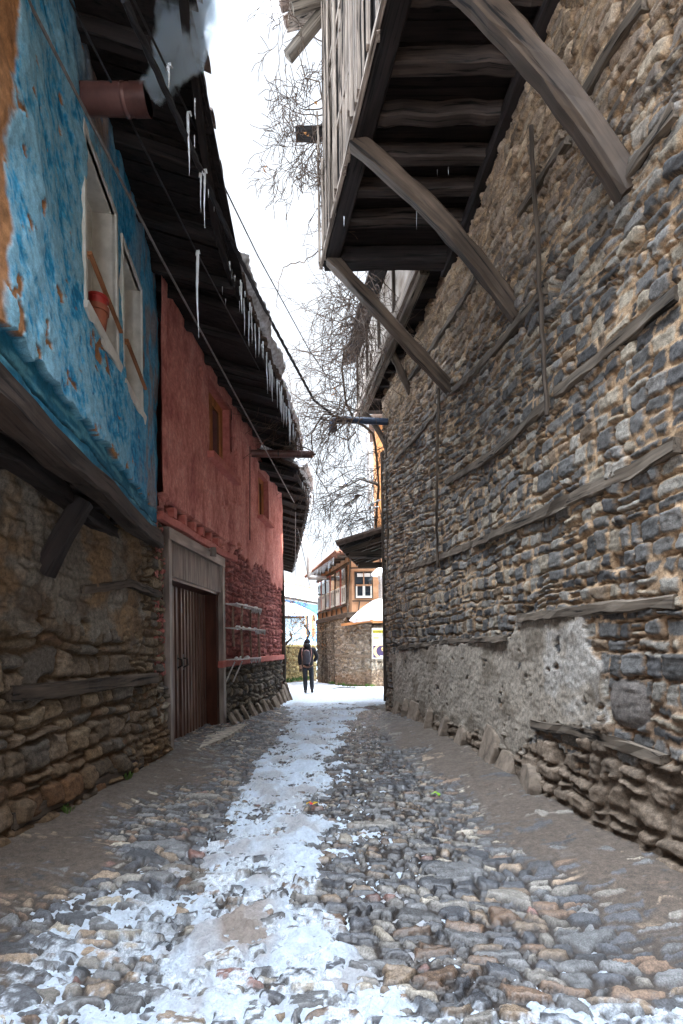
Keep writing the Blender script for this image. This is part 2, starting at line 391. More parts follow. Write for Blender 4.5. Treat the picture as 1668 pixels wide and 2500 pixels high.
def flat(name, c, rough=.6):
    return m_noise(name, tuple(k * .92 for k in c), c, 9, rough, 0, 0)
M['pyellow'] = flat('poster_yellow', (.75, .66, .04)); M['pblue'] = flat('poster_blue', (.10, .20, .48)); M['ppurple'] = flat('poster_purple', (.05, .035, .10))
M['pcream'] = flat('poster_cream', (.72, .50, .25)); M['pink'] = flat('poster_ink', (.02, .03, .03)); M['psoup'] = flat('poster_soup', (.55, .20, .06))
M['litter_red'] = flat('litter_red', (.55, .02, .02)); M['litter_yellow'] = flat('litter_yellow', (.7, .5, .02)); M['litter_blue'] = flat('litter_blue', (.08, .1, .4))
# snow and ice
m, nt, b = mat('roof_snow'); M['snow'] = m
b.inputs['Base Color'].default_value = (.82, .86, .9, 1); b.inputs['Roughness'].default_value = .6
tc = N(nt, 'ShaderNodeTexCoord'); n1 = N(nt, 'ShaderNodeTexNoise', Scale=9.0, Detail=8.0); nt.links.new(tc.outputs['Object'], n1.inputs['Vector'])
bp = N(nt, 'ShaderNodeBump', Strength=.6, Distance=.02); nt.links.new(n1.outputs['Fac'], bp.inputs['Height']); nt.links.new(bp.outputs['Normal'], b.inputs['Normal'])
b.inputs['Subsurface Weight'].default_value = .3; b.inputs['Subsurface Radius'].default_value = (.04, .05, .06)
m, nt, b = mat('icy_snow_edge'); M['icesnow'] = m
r = ramp(nt, [(.35, (.24, .22, .21)), (.65, (.62, .62, .64))]); tc = N(nt, 'ShaderNodeTexCoord'); n1 = N(nt, 'ShaderNodeTexNoise', Scale=14.0, Detail=8.0); nt.links.new(tc.outputs['Object'], n1.inputs['Vector'])
nt.links.new(n1.outputs['Fac'], r.inputs['Fac']); nt.links.new(r.outputs['Color'], b.inputs['Base Color']); b.inputs['Roughness'].default_value = .35
b.inputs['Transmission Weight'].default_value = .25
bp = N(nt, 'ShaderNodeBump', Strength=.8, Distance=.03); nt.links.new(n1.outputs['Fac'], bp.inputs['Height']); nt.links.new(bp.outputs['Normal'], b.inputs['Normal'])
m, nt, b = mat('clear_ice'); M['ice'] = m
b.inputs['Base Color'].default_value = (.9, .95, 1, 1); b.inputs['Roughness'].default_value = .08; b.inputs['IOR'].default_value = 1.31
b.inputs['Transmission Weight'].default_value = .5
tc = N(nt, 'ShaderNodeTexCoord'); n1 = N(nt, 'ShaderNodeTexNoise', Scale=60.0, Detail=2.0); nt.links.new(tc.outputs['Object'], n1.inputs['Vector'])
bp = N(nt, 'ShaderNodeBump', Strength=.5, Distance=.01); nt.links.new(n1.outputs['Fac'], bp.inputs['Height']); nt.links.new(bp.outputs['Normal'], b.inputs['Normal'])
# ------------------------------------------------------------------ ground, street, snow
A = np.array
def gslope(x, y): return -.04 * np.maximum(0, y - 18)
def fl_left(y): return np.where(y < 7.1, f_lowl(y), np.where(y < 14.7, f_red(y), -1.69 - .11 * (y - 14.7)))
def fl_right(y): return np.where(y < 12.2, f_right(y), 1.1 + (y - 12.2) * 2.0)
def g0(x, y):
    l = fl_left(y); r = np.minimum(fl_right(y), 6)
    sh = .10 * sst(.75, .0, x - l) * sst(14, 11, y) + .13 * sst(1.0, .05, r - x) * sst(12.5, 10, y)
    dip = -.05 * np.exp(-((x + .95) / .5) ** 2) * sst(13, 9, y)
    return sh + dip + gslope(x, y) + (fbm(x * .7, y * .7, 3, 3) - .5) * .07
def street_h(x, y):
    near = sst(4.8, 3.2, y + (fbm(x * .8, y * .8, 4, 2) - .5) * 1.6)
    e1, r1, lx1, ly1 = courses(x, y + .12 * x, .125, .062, 31, .46, .25, .7)
    e2, r2, lx2, ly2 = courses(x, y + .08 * x, .165, .090, 41, .50, .25, .8)
    es, rs, lxs, lys = cells(x, y, .32, .15, 45, 2.2, .95, .7, .6)
    huge = (rs(7) < .10) & (es > .10)
    big = near > .5
    e = np.where(big, e2 - .004, e1 - .002) + (fbm(x * 40, y * 55, 9, 3) - .5) * .016; k1 = np.where(big, r2(1), r1(1)); k2 = np.where(big, r2(2), r1(2)); k3 = np.where(big, r2(3), r1(3)); k4 = np.where(big, r2(4), r1(4)); k5 = np.where(big, r2(5), r1(5))
    lx = np.where(big, lx2, lx1); ly = np.where(big, ly2, ly1)
    e = np.where(huge, np.maximum(0, es - .10) * .16, e); k1 = np.where(huge, .8 + .2 * rs(1), k1); k4 = np.where(huge, rs(4), k4); k5 = np.where(huge, rs(5), k5); lx = np.where(huge, lxs, lx); ly = np.where(huge, lys, ly)
    dome = sst(.003, .018, e)
    dome = dome ** .7
    amp = np.where(big, .040, .034)
    tilt = ((k2 - .5) * lx * .04 + (k3 - .5) * ly * .075)
    h = dome * (amp * (.55 + .6 * k1) + tilt) + (fbm(x * 22, y * 30, 8, 3) - .5) * .012
    return h, e, k1, k4, k5, dome, huge
def snowmask(x, y):
    L = np.interp(y, [1.5, 2.2, 3.2, 4.7, 6.1, 8.9, 11, 13, 14.5], [-1.0, -.93, -.95, -1.08, -1.16, -1.12, -1.15, -1.3, -1.9])
    R = np.interp(y, [1.5, 2.2, 3.2, 4.7, 6.1, 8.9, 11, 13, 14.5], [.30, .20, -.16, -.22, -.16, -.02, .2, .7, 2.2])
    wob = (fbm(x * 3, y * 2.2, 70, 4) - .5) * .5
    w1 = sst(-.16, .14, x - L + wob) * sst(-.16, .14, R - x + wob)
    lg = sst(4.9, 3.0, y) * sst(-2.15, -1.6, x + wob * .6) * sst(-.3, -1.2, x) * .64
    bt = sst(2.75, 2.15, y + wob * .5) * sst(2.4, 1.4, x) * .62
    cen = sst(4.6, 2.8, y) * sst(.8, .1, x) * sst(-.6, 0, x) * .40
    cr = sst(12, 7, y) * .0 + .42 * sst(1.3, .0, x) * sst(-1.6, -.9, x)
    return np.maximum.reduce([w1, lg, bt, cen, cr]), w1
ys = [1.35]
while ys[-1] < 19.0:
    y = ys[-1]; ys.append(y + min(.05, max(.0075, .0075 * (y / 2.3) ** 1.25)))
ys = np.array(ys); nc = 560
l = fl_left(ys) - .35; r = np.minimum(fl_right(ys), 5.5) + .35
T = np.linspace(0, 1, nc)[None, :]
X = l[:, None] * (1 - T) + r[:, None] * T; Y = np.repeat(ys[:, None], nc, 1)
xf, yf = X.ravel(), Y.ravel()
h, e, k1, k4, k5, dome, huge_ = street_h(xf, yf)
lw = xf - fl_left(yf); rw = np.minimum(fl_right(yf), 6) - xf
dn = fbm(xf * 1.6, yf * 1.6, 90, 4)
dirt = np.maximum(sst(1.20, .50, lw + (dn - .5) * 1.2) * sst(10, 6, yf), sst(1.0, .52, rw + (dn - .5) * .9) * sst(12, 8, yf) * 1.15)
dirt = np.clip(dirt, 0, 1)
h0 = h; h = np.maximum(h, dirt * (.040 + (fbm(xf * 5, yf * 5, 92, 3) - .5) * .028)) * 1.0 + dirt * (.0 + (fbm(xf * 9, yf * 9, 91, 4) - .5) * .02)
base = g0(xf, yf); Z = (base + h).reshape(X.shape)
pal = A([[.085, .092, .105], [.15, .155, .16], [.24, .225, .20], [.25, .19, .135], [.17, .115, .08], [.055, .06, .068], [.22, .12, .10], [.40, .36, .29]])
ki = np.searchsorted([.26, .50, .66, .77, .84, .955, .968], k4); ki = np.where((ki == 6) & huge_, 2, ki); c = pal[np.clip(ki, 0, 7)] * (.7 + .6 * k5)[:, None]
mudc = A([.078, .060, .046]); mort = A([.028, .021, .017])
c = mixc(c, mort[None, :] * np.ones_like(c), 1 - sst(.15, .8, dome))
vis = sst(-.004, .006, h0 - dirt * (.040 + (fbm(xf * 5, yf * 5, 92, 3) - .5) * .028))
c = mixc(c, mudc[None, :] * (.8 + .5 * fbm(xf * 20, yf * 20, 95, 3))[:, None], np.maximum(dirt * (1 - vis), .25 * dirt))
wet = sst(1.75, .5, abs(xf + .15)) * (1 - dirt); wet = np.clip(wet + .25 * (fbm(xf * 3, yf * 3, 96, 3) - .5), 0, 1)
c = c * (1 - .38 * wet)[:, None]
# thin slush clinging in the joints and over the stones of the trodden strip
mk0, w10 = snowmask(xf, yf)
du = sst(.53, .64, fbm(xf * 24, yf * 34, 121, 4) * .6 + fbm(xf * 5, yf * 7, 122, 3) * .4 + .20 * (mk0 - .55) + .05 * (1 - dome)) * sst(.40, .75, mk0) * .85
rg = .85 - .76 * wet - .1 * k5 * (1 - dirt)
c = mixc(c, np.ones_like(c) * A([.46, .52, .58]), du); rg = rg * (1 - du) + .6 * du
grid_obj('cobbled_street', X, Y, Z, None, c, np.clip(rg, .12, .95), M['street'])['kind'] = 'structure'
# trodden snow in and on the street
sx, sy = xf, yf
mk, w1 = snowmask(sx, sy)
cl = fbm(sx * 5, sy * 6.5, 101, 4)
track = sst(.30, .08, abs(sx + .62 + .06 * np.sin(sy * 2))) * sst(4.6, 3.4, sy)
lvl = -.036 + .062 * mk + (cl - .5) * .11 * (.5 + mk) + (fbm(sx * 18, sy * 26, 102, 4, .6) - .5) * .060 - .012 * track
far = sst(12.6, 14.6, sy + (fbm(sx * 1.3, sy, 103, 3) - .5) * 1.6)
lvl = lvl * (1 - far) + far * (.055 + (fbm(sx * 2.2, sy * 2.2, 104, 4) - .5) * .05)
lvl = lvl + (fbm(sx * 26, sy * 30, 105, 4, .6) - .5) * .026
ZS = (base + lvl).reshape(X.shape)
D = (ZS - Z); K = D > -.004
keep = K[:-1, :-1] | K[1:, :-1] | K[:-1, 1:] | K[1:, 1:]
dirty = np.clip(track * .9 * sst(.35, .6, fbm(sx * 4, sy * 2, 107, 3)) + .6 * sst(.50, .70, fbm(sx * 2.5, sy * 2.5, 108, 3)) * (1 - far), 0, 1)
cs = mixc(np.ones((len(sx), 3)) * A([.47, .545, .63]), np.ones((len(sx), 3)) * A([.26, .225, .20]), dirty)
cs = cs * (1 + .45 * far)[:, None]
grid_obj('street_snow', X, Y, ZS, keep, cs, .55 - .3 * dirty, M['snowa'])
tag(bpy.data.objects['street_snow'], kind='structure')
# snowy lane beyond, reaching the horizon
gy = np.concatenate([np.linspace(18.6, 46, 150), np.array([60, 90, 150, 300, 900])]); gx = np.concatenate([[-600, -100, -30], np.linspace(-12, 14, 160), [30, 100, 600]])
GX, GY = np.meshgrid(gx, gy); fx, fy = GX.ravel(), GY.ravel()
GZ = (-.04 * np.maximum(0, np.minimum(fy, 60) - 18) + .05 * sst(19.2, 18.8, fy) * 0 + (fbm(fx * .9, fy * .9, 111, 4) - .5) * .16 + .045).reshape(GX.shape)
grid_obj('snowy_lane', GX, GY, GZ, None, np.ones((GX.size, 3)) * A([.62, .68, .75]), np.full(GX.size, .6), M['snowa'])['kind'] = 'structure'
gg = MB(); gg.quad((-900, -900, -1.9), (900, -900, -1.9), (900, 950, -1.9), (-900, 950, -1.9))
tag(gg.build('ground', M['snow']), kind='structure')
gg = MB(); gg.quad((-3.6, -8, -.06), (3.6, -8, -.06), (3.6, 1.4, -.06), (-3.6, 1.4, -.06))
tag(gg.build('street_behind', M['farstoneb']), kind='structure')
# ------------------------------------------------------------------ wall height fields
def wall(name, f, y0, y1, z0, z1, fn, material, parent, side, ystep=(.010, .03), zstep=.013, holes=(), extra_y=(), extra_z=()):
    """wall standing on plan curve x=f(y); side=+1: its face looks towards -x (right of the street), -1: towards +x"""
    ys = [y0]
    while ys[-1] < y1: ys.append(ys[-1] + min(ystep[1], max(ystep[0], ystep[0] * (ys[-1] / 3.2) ** 1.5)))
    ys[-1] = y1
    zs = list(np.arange(z0, z1, zstep)) + [z1]
    for (a, b, c, d) in holes: extra_y = list(extra_y) + [a, b]; extra_z = list(extra_z) + [c, d]
    ys = np.array(ys); zs = np.array(zs)
    for q in extra_y: ys[np.argmin(abs(ys - q))] = q
    for q in extra_z: zs[np.argmin(abs(zs - q))] = q
    Yg, Zg = np.meshgrid(ys, zs); sh = Yg.shape
    y = Yg.ravel(); z = Zg.ravel(); x = f(y)
    u, v = pix(x, y, z)
    d, col, rg = fn(x, y, z, u, v)
    dx = (f(y + .02) - f(y - .02)) / .04; ln = np.sqrt(1 + dx * dx)
    nx, ny = -side / ln, side * dx / ln                     # normal into the street
    X = (x + nx * d).reshape(sh); Yy = (y + ny * d).reshape(sh)
    keep = np.ones((sh[0] - 1, sh[1] - 1), bool); ym = (ys[1:] + ys[:-1]) / 2; zm = (zs[1:] + zs[:-1]) / 2
    for (a, b, c, e) in holes: keep &= ~(((ym > a) & (ym < b))[None, :] & ((zm > c) & (zm < e))[:, None])
    return grid_obj(name, X, Yy, Zg, keep, col, rg, material, parent, flip=(side > 0))
def rubble(y, z, seed, cw=.2, ch=.115, p=3.2, depth=.05, hole=.03, wv=.4, warp=.3, sub=.38):
    e, r, lx, ly = cells(y, z, cw, ch, seed, p, .85, wv, warp)
    eb, rb, lxb, lyb = cells(y, z, cw * .46, ch * .52, seed + 100, p, .85, wv, warp)
    sp = r(8) < sub                                     # some beds are filled with small packing stones
    e = np.where(sp, np.minimum(e, eb * .6), e); lx = np.where(sp, lxb, lx); ly = np.where(sp, lyb, ly)
    r_a = r; r = lambda k, a_=r_a: np.where(sp & (k != 6), rb(k), a_(k))
    e = e + (fbm(y * 28, z * 34, seed + 70, 3) - .5) * .16
    body = sst(.02, .30, e) ** .6
    d = body * depth * (.55 + .75 * r(1)) + ((r(2) - .5) * lx + (r(3) - .5) * ly * .8) * depth * .9 * body
    d = d + (fbm(y * 5, z * 55, seed + 73, 3) - .5) * .012 * body + (fbm(y * 9, z * 14, seed + 71, 4) - .5) * .022 + (fbm(y * 45, z * 60, seed + 72, 3) - .5) * .010
    gone = r(6) < hole
    d = np.where(gone, d * .2 - .05 * body, d)
    return d, e, body, r, gone

def masonry(y, z, seed, cw=.2, ch=.11, depth=.05, hole=.02, warp=.25, joint=.010, split=.35, soft=.016):
    e, r, lx, ly = courses(y, z, cw, ch, seed, warp, split)
    e = e + (fbm(y * 30, z * 36, seed + 70, 4) - .5) * .020
    jn = joint * (.2 + 1.8 * fbm(y * 2.5, z * 3, seed + 74, 3)) + .010 * (r(9) - .4)
    body = sst(jn, jn + soft, e) ** .7
    d = body * depth * (.45 + .8 * r(1)) + ((r(2) - .5) * lx + (r(3) - .5) * ly) * depth * .8 * body
    d = d + (fbm(y * 6, z * 48, seed + 73, 3) - .5) * .014 * body + (fbm(y * 11, z * 15, seed + 71, 4) - .5) * .022 + (fbm(y * 50, z * 60, seed + 72, 3) - .5) * .010
    gone = r(6) < hole
    d = np.where(gone, d * .2 - .05 * body, d)
    return d, e, body, r, gone

# ------------------------------------------------------------------ the tall stone house on the right
SH = empty('stone_house', (3.2, 6.5, 0), 'tall rubble stone house with jettied dark timber bays on curved braces, right of the street', 'house')
plast = [(960, 1588), (1100, 1570), (1244, 1556), (1290, 1505), (1460, 1490), (1452, 1560), (1490, 1620), (1500, 1700), (1492, 1765), (1400, 1775), (1320, 1768), (1318, 1800), (1250, 1850), (1180, 1800), (1060, 1760), (955, 1720)]
whitep = [(1330, 1540), (1460, 1500), (1470, 1560), (1492, 1620), (1490, 1765), (1380, 1765), (1350, 1680)]
def rightfn(x, y, z, u, v):
    n = len(y); wob = (fbm(y * 4, z * 4, 201, 4) - .5)
    d1, e1, b1, r1, g1 = masonry(y, z, 211, .185, .135, .044, .02, .19, .0075, .14, .011)
    d2, e2, b2, r2, g2 = masonry(y * .96 + z * .2, z - y * .12, 231, .20, .105, .055, .02, .26, .005, .22, .013)
    up = sst(3.6, 4.4, z + wob * 1.2 + .12 * (y - 6)) > .5
    d = np.where(up, d2, d1); body = np.where(up, b2, b1); e = np.where(up, e2, e1)
    k = np.where(up, r2(4), r1(4)); k2 = np.where(up, r2(5), r1(5)); gone = np.where(up, g2, g1)
    pal = A([[.12, .124, .13], [.19, .192, .195], [.27, .265, .25], [.075, .078, .085], [.34, .31, .26], [.21, .165, .125]])
    c = pal[np.clip(np.searchsorted([.28, .55, .72, .84, .94], k), 0, 5)] * (.72 + .6 * k2)[:, None]
    c = c * A([1.06, 1.02, .96])
    # flaky stones under the jetty, coloured warmer with height
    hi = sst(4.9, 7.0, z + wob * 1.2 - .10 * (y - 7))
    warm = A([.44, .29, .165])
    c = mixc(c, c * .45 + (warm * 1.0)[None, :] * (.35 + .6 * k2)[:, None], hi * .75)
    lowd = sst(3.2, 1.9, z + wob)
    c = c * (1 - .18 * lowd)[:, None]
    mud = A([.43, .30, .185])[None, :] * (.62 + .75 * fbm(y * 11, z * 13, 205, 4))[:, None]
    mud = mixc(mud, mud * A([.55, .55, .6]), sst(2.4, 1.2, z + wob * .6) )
    mamt = sst(.5, .15, body)
    mud_fill = sst(.55, .64, fbm(y * 2.6, z * 3.6, 207, 5)) * .8        # mortar smeared over the stones
    d = np.where(mud_fill > .3, np.maximum(d, .024 + (fbm(y * 16, z * 18, 208, 4) - .5) * .035), d)
    c = mixc(c, mud, np.clip(np.maximum(mamt, mud_fill * (body < .92)), 0, 1))
    crev = sst(.016, .004, e) * sst(.44, .50, fbm(y * 4, z * 5, 209, 3) + .04 * sst(3.5, 5, z))
    d = d - .035 * crev
    jm = sst(.5, .25, body) * (1 - crev)
    d = np.where(jm > .02, np.maximum(d, (.012 + .030 * fbm(y * 6, z * 7, 210, 4)) * jm), d)
    # render patch low on the wall
    uu = u + wob * 50; vv = v + (fbm(y * 6, z * 6, 212, 4) - .5) * 46
    pm = inpoly(uu, vv, plast); pr = (fbm(y * 7, z * 8, 213, 4))
    pl = pm & (pr > .24)
    dp = .052 + (fbm(y * 3, z * 3, 214, 3) - .5) * .03 + (fbm(y * 16, z * 20, 215, 4) - .5) * .022
    pc = A([.34, .30, .25])[None, :] * (.7 + .6 * fbm(y * 5, z * 7, 216, 4))[:, None]
    wm = sst(.0, 1., inpoly(uu, vv, whitep) * 1.) * sst(.30, .55, fbm(y * 5, z * 6, 217, 4))
    pc = mixc(pc, np.ones_like(pc) * A([.43, .42, .40]), wm * .6)
    pc = mixc(pc, np.ones_like(pc) * A([.11, .085, .06]), sst(.56, .72, fbm(y * 2, z * 2.5, 218, 4)) * .6)
    d = np.where(pl, dp, d); c = np.where(pl[:, None], pc, c)
    # muddy foot with bigger stones
    df, ef, bf, rf, gf = masonry(y, z, 251, .25, .17, .055, .03, .20, .012, .15, .02)
    df = df + (fbm(y * 4, z * 5, 255, 5) - .5) * .05
    foot = sst(.95, .5, z + wob * .9 + .06 * (y - 4)); fm = (foot > .5) & ~(pl & (z + wob * .4 > .22))
    brown = A([.185, .145, .11])[None, :] * (.6 + .8 * rf(5))[:, None]
    brown = mixc(brown, np.ones_like(brown) * A([.12, .09, .065]), np.maximum(sst(.4, .1, bf), sst(.45, .6, fbm(y * 4, z * 5, 257, 4)) * .8))
    d = np.where(fm, df + .035 * foot + .05 * sst(.5, 0, z), d); c = np.where(fm[:, None], brown, c)
    # one big dark boulder
    bx, by, bz = on(f_right, 1548, 1716)
    q = (abs((y - by) / .20) ** 3 + abs((z - bz) / .175) ** 3)
    bd = q < 1.0 + wob * .4
    d = np.where(bd, .03 + .035 * sst(1, .2, q) + (fbm(y * 6, z * 30, 260, 3) - .5) * .02, d)
    c = np.where(bd[:, None], A([.145, .13, .12])[None, :] * (.7 + .6 * fbm(y * 6, z * 40, 261, 3))[:, None], c)
    # dark put-log holes
    for (hu, hv, a, b_) in [(1303, 1165, .09, .08), (1110, 1190, .10, .09), (1010, 1258, .10, .10), (1370, 690, .16, .07), (1070, 985, .08, .07)]:
        hx, hy, hz = on(f_right, hu, hv); hh = (abs((y - hy) / a) ** 4 + abs((z - hz) / b_) ** 4) < 1
        d = np.where(hh, d - .16, d)
    d = d + (fbm(y * .8, z * .6, 220, 3) - .5) * .10
    return d, c, np.full(n, .88)
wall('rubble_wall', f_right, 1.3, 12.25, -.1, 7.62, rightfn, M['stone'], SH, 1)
# closed body of the house behind the wall
yy = np.linspace(1.0, 12.2, 12)
body = MB(); body.prism([(float(f_right(q)) + .16, float(q)) for q in yy] + [(7.5, 12.2), (7.5, -9.0), (2.75, -9.0)], -.2, 10.6); body.build('house_core', M['farstoneb'], SH)
# lacing timbers let into the rubble
def onwall(pts, f=f_right, out=.055, side=1):
    r = []
    for (u, v) in pts:
        x, y, z = on(f, u, v); r.append((x - side * out, y, z))
    q = []
    for i in range(len(r) - 1):
        n = max(2, int(math.dist(r[i], r[i + 1]) / .14))
        for k in range(n):
            t = k / n; q.append(tuple(a * (1 - t) + b * t for a, b in zip(r[i], r[i + 1])))
    q.append(r[-1])
    return [(side * 0 + float(f(p[1])) - side * out, p[1], p[2]) for p in q]
LACE = [([(1668, 1085), (1560, 1150), (1440, 1202), (1329, 1256), (1230, 1300), (1120, 1345), (983, 1394)], .13),
        ([(1668, 715), (1530, 835), (1371, 962)], .12), ([(1355, 982), (1230, 1095), (1100, 1178)], .12),
        ([(1345, 705), (1225, 850), (1116, 952)], .11), ([(1079, 1000), (972, 1122)], .10),
        ([(1180, 665), (1084, 815), (1005, 925)], .10), ([(1668, 265), (1547, 425)], .11),
        ([(1589, 0), (1500, 130), (1435, 239)], .11), ([(1400, 340), (1280, 520)], .09),
        ([(1668, 1470), (1560, 1478), (1456, 1488), (1276, 1510)], .11), ([(1244, 1558), (1100, 1566), (978, 1582)], .09),
        ([(1313, 1768), (1420, 1785), (1520, 1815), (1640, 1856)], .11)]
for pts, th in LACE:
    b = MB(); b.bar(onwall(pts, out=.025), .10, th * .82, jit=.012); b.build('lacing_timber', M['beamgrey'], SH)
for pts, rr in [([(1327, 310), (1333, 420), (1342, 560), (1350, 700), (1360, 880), (1368, 1015)], .022), ([(1089, 950), (1086, 1100), (1084, 1250), (1087, 1385)], .022)]:
    b = MB(); q = onwall(pts, out=.12); q = [(x + random.uniform(-.008, .008), y + random.uniform(-.01, .01), z) for x, y, z in q]; b.tube(q, rr, 7); b.build('wall_pole', M['beam'], SH, True)
# corner post and drainpipe at the far end
cx, cy = float(f_right(12.2)), 12.25
b = MB(); b.tube([(cx - .05, cy, 0.25), (cx - .05, cy - .0, 3), (cx - .055, cy, 6.2)], .055, 8); b.build('corner_pole', M['beam'], SH, True)
b = MB(); b.tube([(cx + .01, cy - .42, 3.2), (cx + .0, cy - .42, 6.4)], .03, 6); b.build('thin_downpipe', M['beam'], SH, True)
# ---- first bay: floor, joists, edge beams, facing boards
ZB = 7.45
b = MB(); y = 3.0; k = 0
while y < 7.85:
    dy = random.uniform(.16, .26); x0 = float(f_bay(y)) + .02
    x = x0
    b.box(((x0 + float(f_right(y)) + .3) / 2, y + dy / 2, ZB + .17 + random.uniform(0, .012)), (float(f_right(y)) + .3 - x0, dy - .012, .03), 0)
    y += dy
b.build('bay_floor', M['dark'], SH)
for yj in [3.1, 3.5, 4.0, 4.62, 5.2, 5.70, 6.18, 6.62, 7.1]:
    b = MB(); xa, xb = float(f_bay(yj)) + .12, float(f_right(yj)) + .1; n = 9
    b.bar([(xa + (xb - xa) * i / n, yj + random.uniform(-.012, .012), ZB + .06 + random.uniform(-.010, .010)) for i in range(n + 1)], .15, .17, jit=.005)
    b.build('floor_joist', M['joist'], SH)
b = MB(); b.bar([(float(f_bay(q)) + .10, q, ZB + .02) for q in np.linspace(3, 7.85, 18)], .22, .20, jit=.005); b.build('edge_beam', M['dark'], SH)
b = MB(); b.bar([(float(f_bay(7.8)) + (1.80 - float(f_bay(7.8))) * i / 10, 7.78 + random.uniform(-.01, .01), ZB + .02) for i in range(11)], .24, .24, jit=.008); b.build('end_beam', M['dark'], SH)
b = MB()
b.bar([(float(f_right(q)) - .06, q, ZB - .04) for q in np.linspace(1.2, 8, 20)], .14, .16, jit=.01); b.build('wall_plate', M['dark'], SH)
# facing boards, each slightly different
b = MB(); y = 3.0
while y < 7.8:
    wd = random.uniform(.07, .15); t = random.uniform(.015, .05); z0 = ZB - random.uniform(.02, .10) + (random.random() < .2) * random.uniform(.3, 1.2); z1 = 11.25 if random.random() < .75 else random.uniform(8.6, 10.2)
    x = float(f_bay(y)) - t / 2 - random.uniform(0, .07)
    n = 6; b.bar([(x + random.uniform(-.006, .006), y + random.uniform(-.006, .006), z0 + (z1 - z0) * i / n) for i in range(n + 1)], t, wd, up=(0, 1, 0), jit=.004)
    y += wd + random.uniform(.0, .05)
for q in range(8):
    zz = random.uniform(7.8, 10.4); ya = random.uniform(3.2, 6.3); b.bar([(float(f_bay(ya)) - .05, ya, zz), (float(f_bay(ya + .9)) - .05, ya + .9, zz + .03)], .03, .07, jit=.004)
b.build('facing_boards', M['board'], SH)
b = MB(); b.bar([(float(f_bay(q)) - .045, q, ZB - .05) for q in np.linspace(3, 7.86, 18)], .05, .07, jit=.004); b.build('drip_board', M['board'], SH)
b = MB(); b.prism([(float(f_bay(3.0)) + .02, 3.0), (5, 3.0), (5, 7.78), (float(f_bay(7.78)) + .02, 7.78)], ZB + .215, 11.2); b.build('bay_wall', M['dark'], SH)
# roof over the bay with rafters, ragged tiles
b = MB(); b.slab([(float(f_bay(q)) - .50, q, 11.22) for q in (2.9, 8.0)] + [(7.8, 8.0, 13.4), (7.8, 2.9, 13.4)], .05); b.build('roof_boarding', M['board'], SH)
for q in np.arange(3.2, 8.0, .55):
    r_ = MB(); xa = float(f_bay(q)) - .42 - random.uniform(0, .12); r_.bar([(xa, q, 11.05), (xa + 1.0, q + .03, 11.38)], .10, .12, jit=.005); r_.build('rafter', M['beamgrey'], SH)
b = MB()
for q in np.arange(3.0, 8.05, .19):
    xa = float(f_bay(q)) - .52 - random.uniform(0, .1)
    b.tube([(xa, q, 11.29 + random.uniform(-.02, .02)), (xa + 1.4, q + random.uniform(-.03, .03), 11.84)], .075, 7)
b.build('roof_tiles', M['tiledark'], SH)
r_ = MB(); r_.bar([P(703, 140, 7.9), P(800, 20, 7.7)], .12, .16, jit=.006); r_.build('roof_brace', M['beamgrey'], SH)
r_ = MB(); r_.bar([P(722, 327, 8.0), P(800, 326, 8.0), P(850, 326, 8.0)], .16, .13, jit=.008); r_.build('beam_end', M['dark'], SH)
# ---- braces
def brace(p0, p1, bow, wd, ht, n=14):
    p0, p1 = Vector(p0), Vector(p1); pts = []
    for i in range(n + 1):
        t = i / n; q = p0.lerp(p1, t) + Vector(bow) * (4 * t * (1 - t)); pts.append(q)
    b = MB(); b.bar(pts, wd, ht, up=(0, 0, 1), jit=.009, bev=.34); return b.build('curved_brace', M['strut'], SH)
brace((2.16, 3.74, 4.86), (.42, 4.12, 7.42), (.10, 0, .10), .19, .17)
x, y, z = on(f_right, 1262, 775); brace((x + .03, y, z), (.22, 5.92, 7.42), (.07, 0, .07), .18, .17)
x, y, z = on(f_right, 1100, 955); brace((x + .03, y, z), (-.10, 7.70, 7.42), (.02, 0, -.02), .18, .17)
x, y, z = on(f_right, 1000, 960); brace((x + .03, y, z), P(945, 835, y + .2), (0, 0, 0), .14, .14)
x, y, z = on(f_right, 946, 1105); brace((x + .03, y, z), P(890, 1010, y + .15), (.05, 0, .05), .13, .13)
# ---- second bay
b = MB(); b.slab([(float(f_bay2(8.0)), 8.0, ZB + .2), (float(f_bay2(13.3)), 13.3, ZB + .2), (2.5, 13.3, ZB + .2), (2.8, 8.0, ZB + .2)], .06); b.build('bay_floor', M['dark'], SH)
for q in np.arange(8.6, 13.2, .6):
    b = MB(); b.bar([(float(f_bay2(q)) + .05, q, ZB + .06), (float(f_right(min(q, 12.3))) + .1, q, ZB + .06)], .13, .14, jit=.01); b.build('floor_joist', M['dark'], SH)
b = MB(); b.bar([(float(f_bay2(q)) + .07, q, ZB + .02) for q in np.linspace(8, 13.3, 12)], .16, .2, jit=.005); b.build('edge_beam', M['beamgrey'], SH)
b = MB(); b.bar([(float(f_bay2(q)) - .04, q, ZB + .12) for q in np.linspace(8, 13.3, 12)], .06, .22, jit=.005); b.build('drip_board', M['board'], SH)
b = MB(); b.prism([(float(f_bay2(8.0)) + .03, 8.0), (5, 8.0), (5, 13.28), (float(f_bay2(13.28)) + .03, 13.28)], ZB + .215, 9.0); b.build('bay_wall', M['whiteplaster'], SH)
for q in np.arange(8.4, 13.3, 1.2):
    b = MB(); b.bar([(float(f_bay2(q)), q, ZB + .2), (float(f_bay2(q)), q + .03, 9.0)], .05, .12, up=(0, 1, 0), jit=.004); b.build('wall_stud', M['beam'], SH)
b = MB(); b.slab([(float(f_bay2(q)) - .35, q, 9.02) for q in (7.95, 13.5)] + [(5.5, 13.5, 10.6), (5.5, 7.95, 10.6)], .07); b.build('roof_boarding', M['dark'], SH)
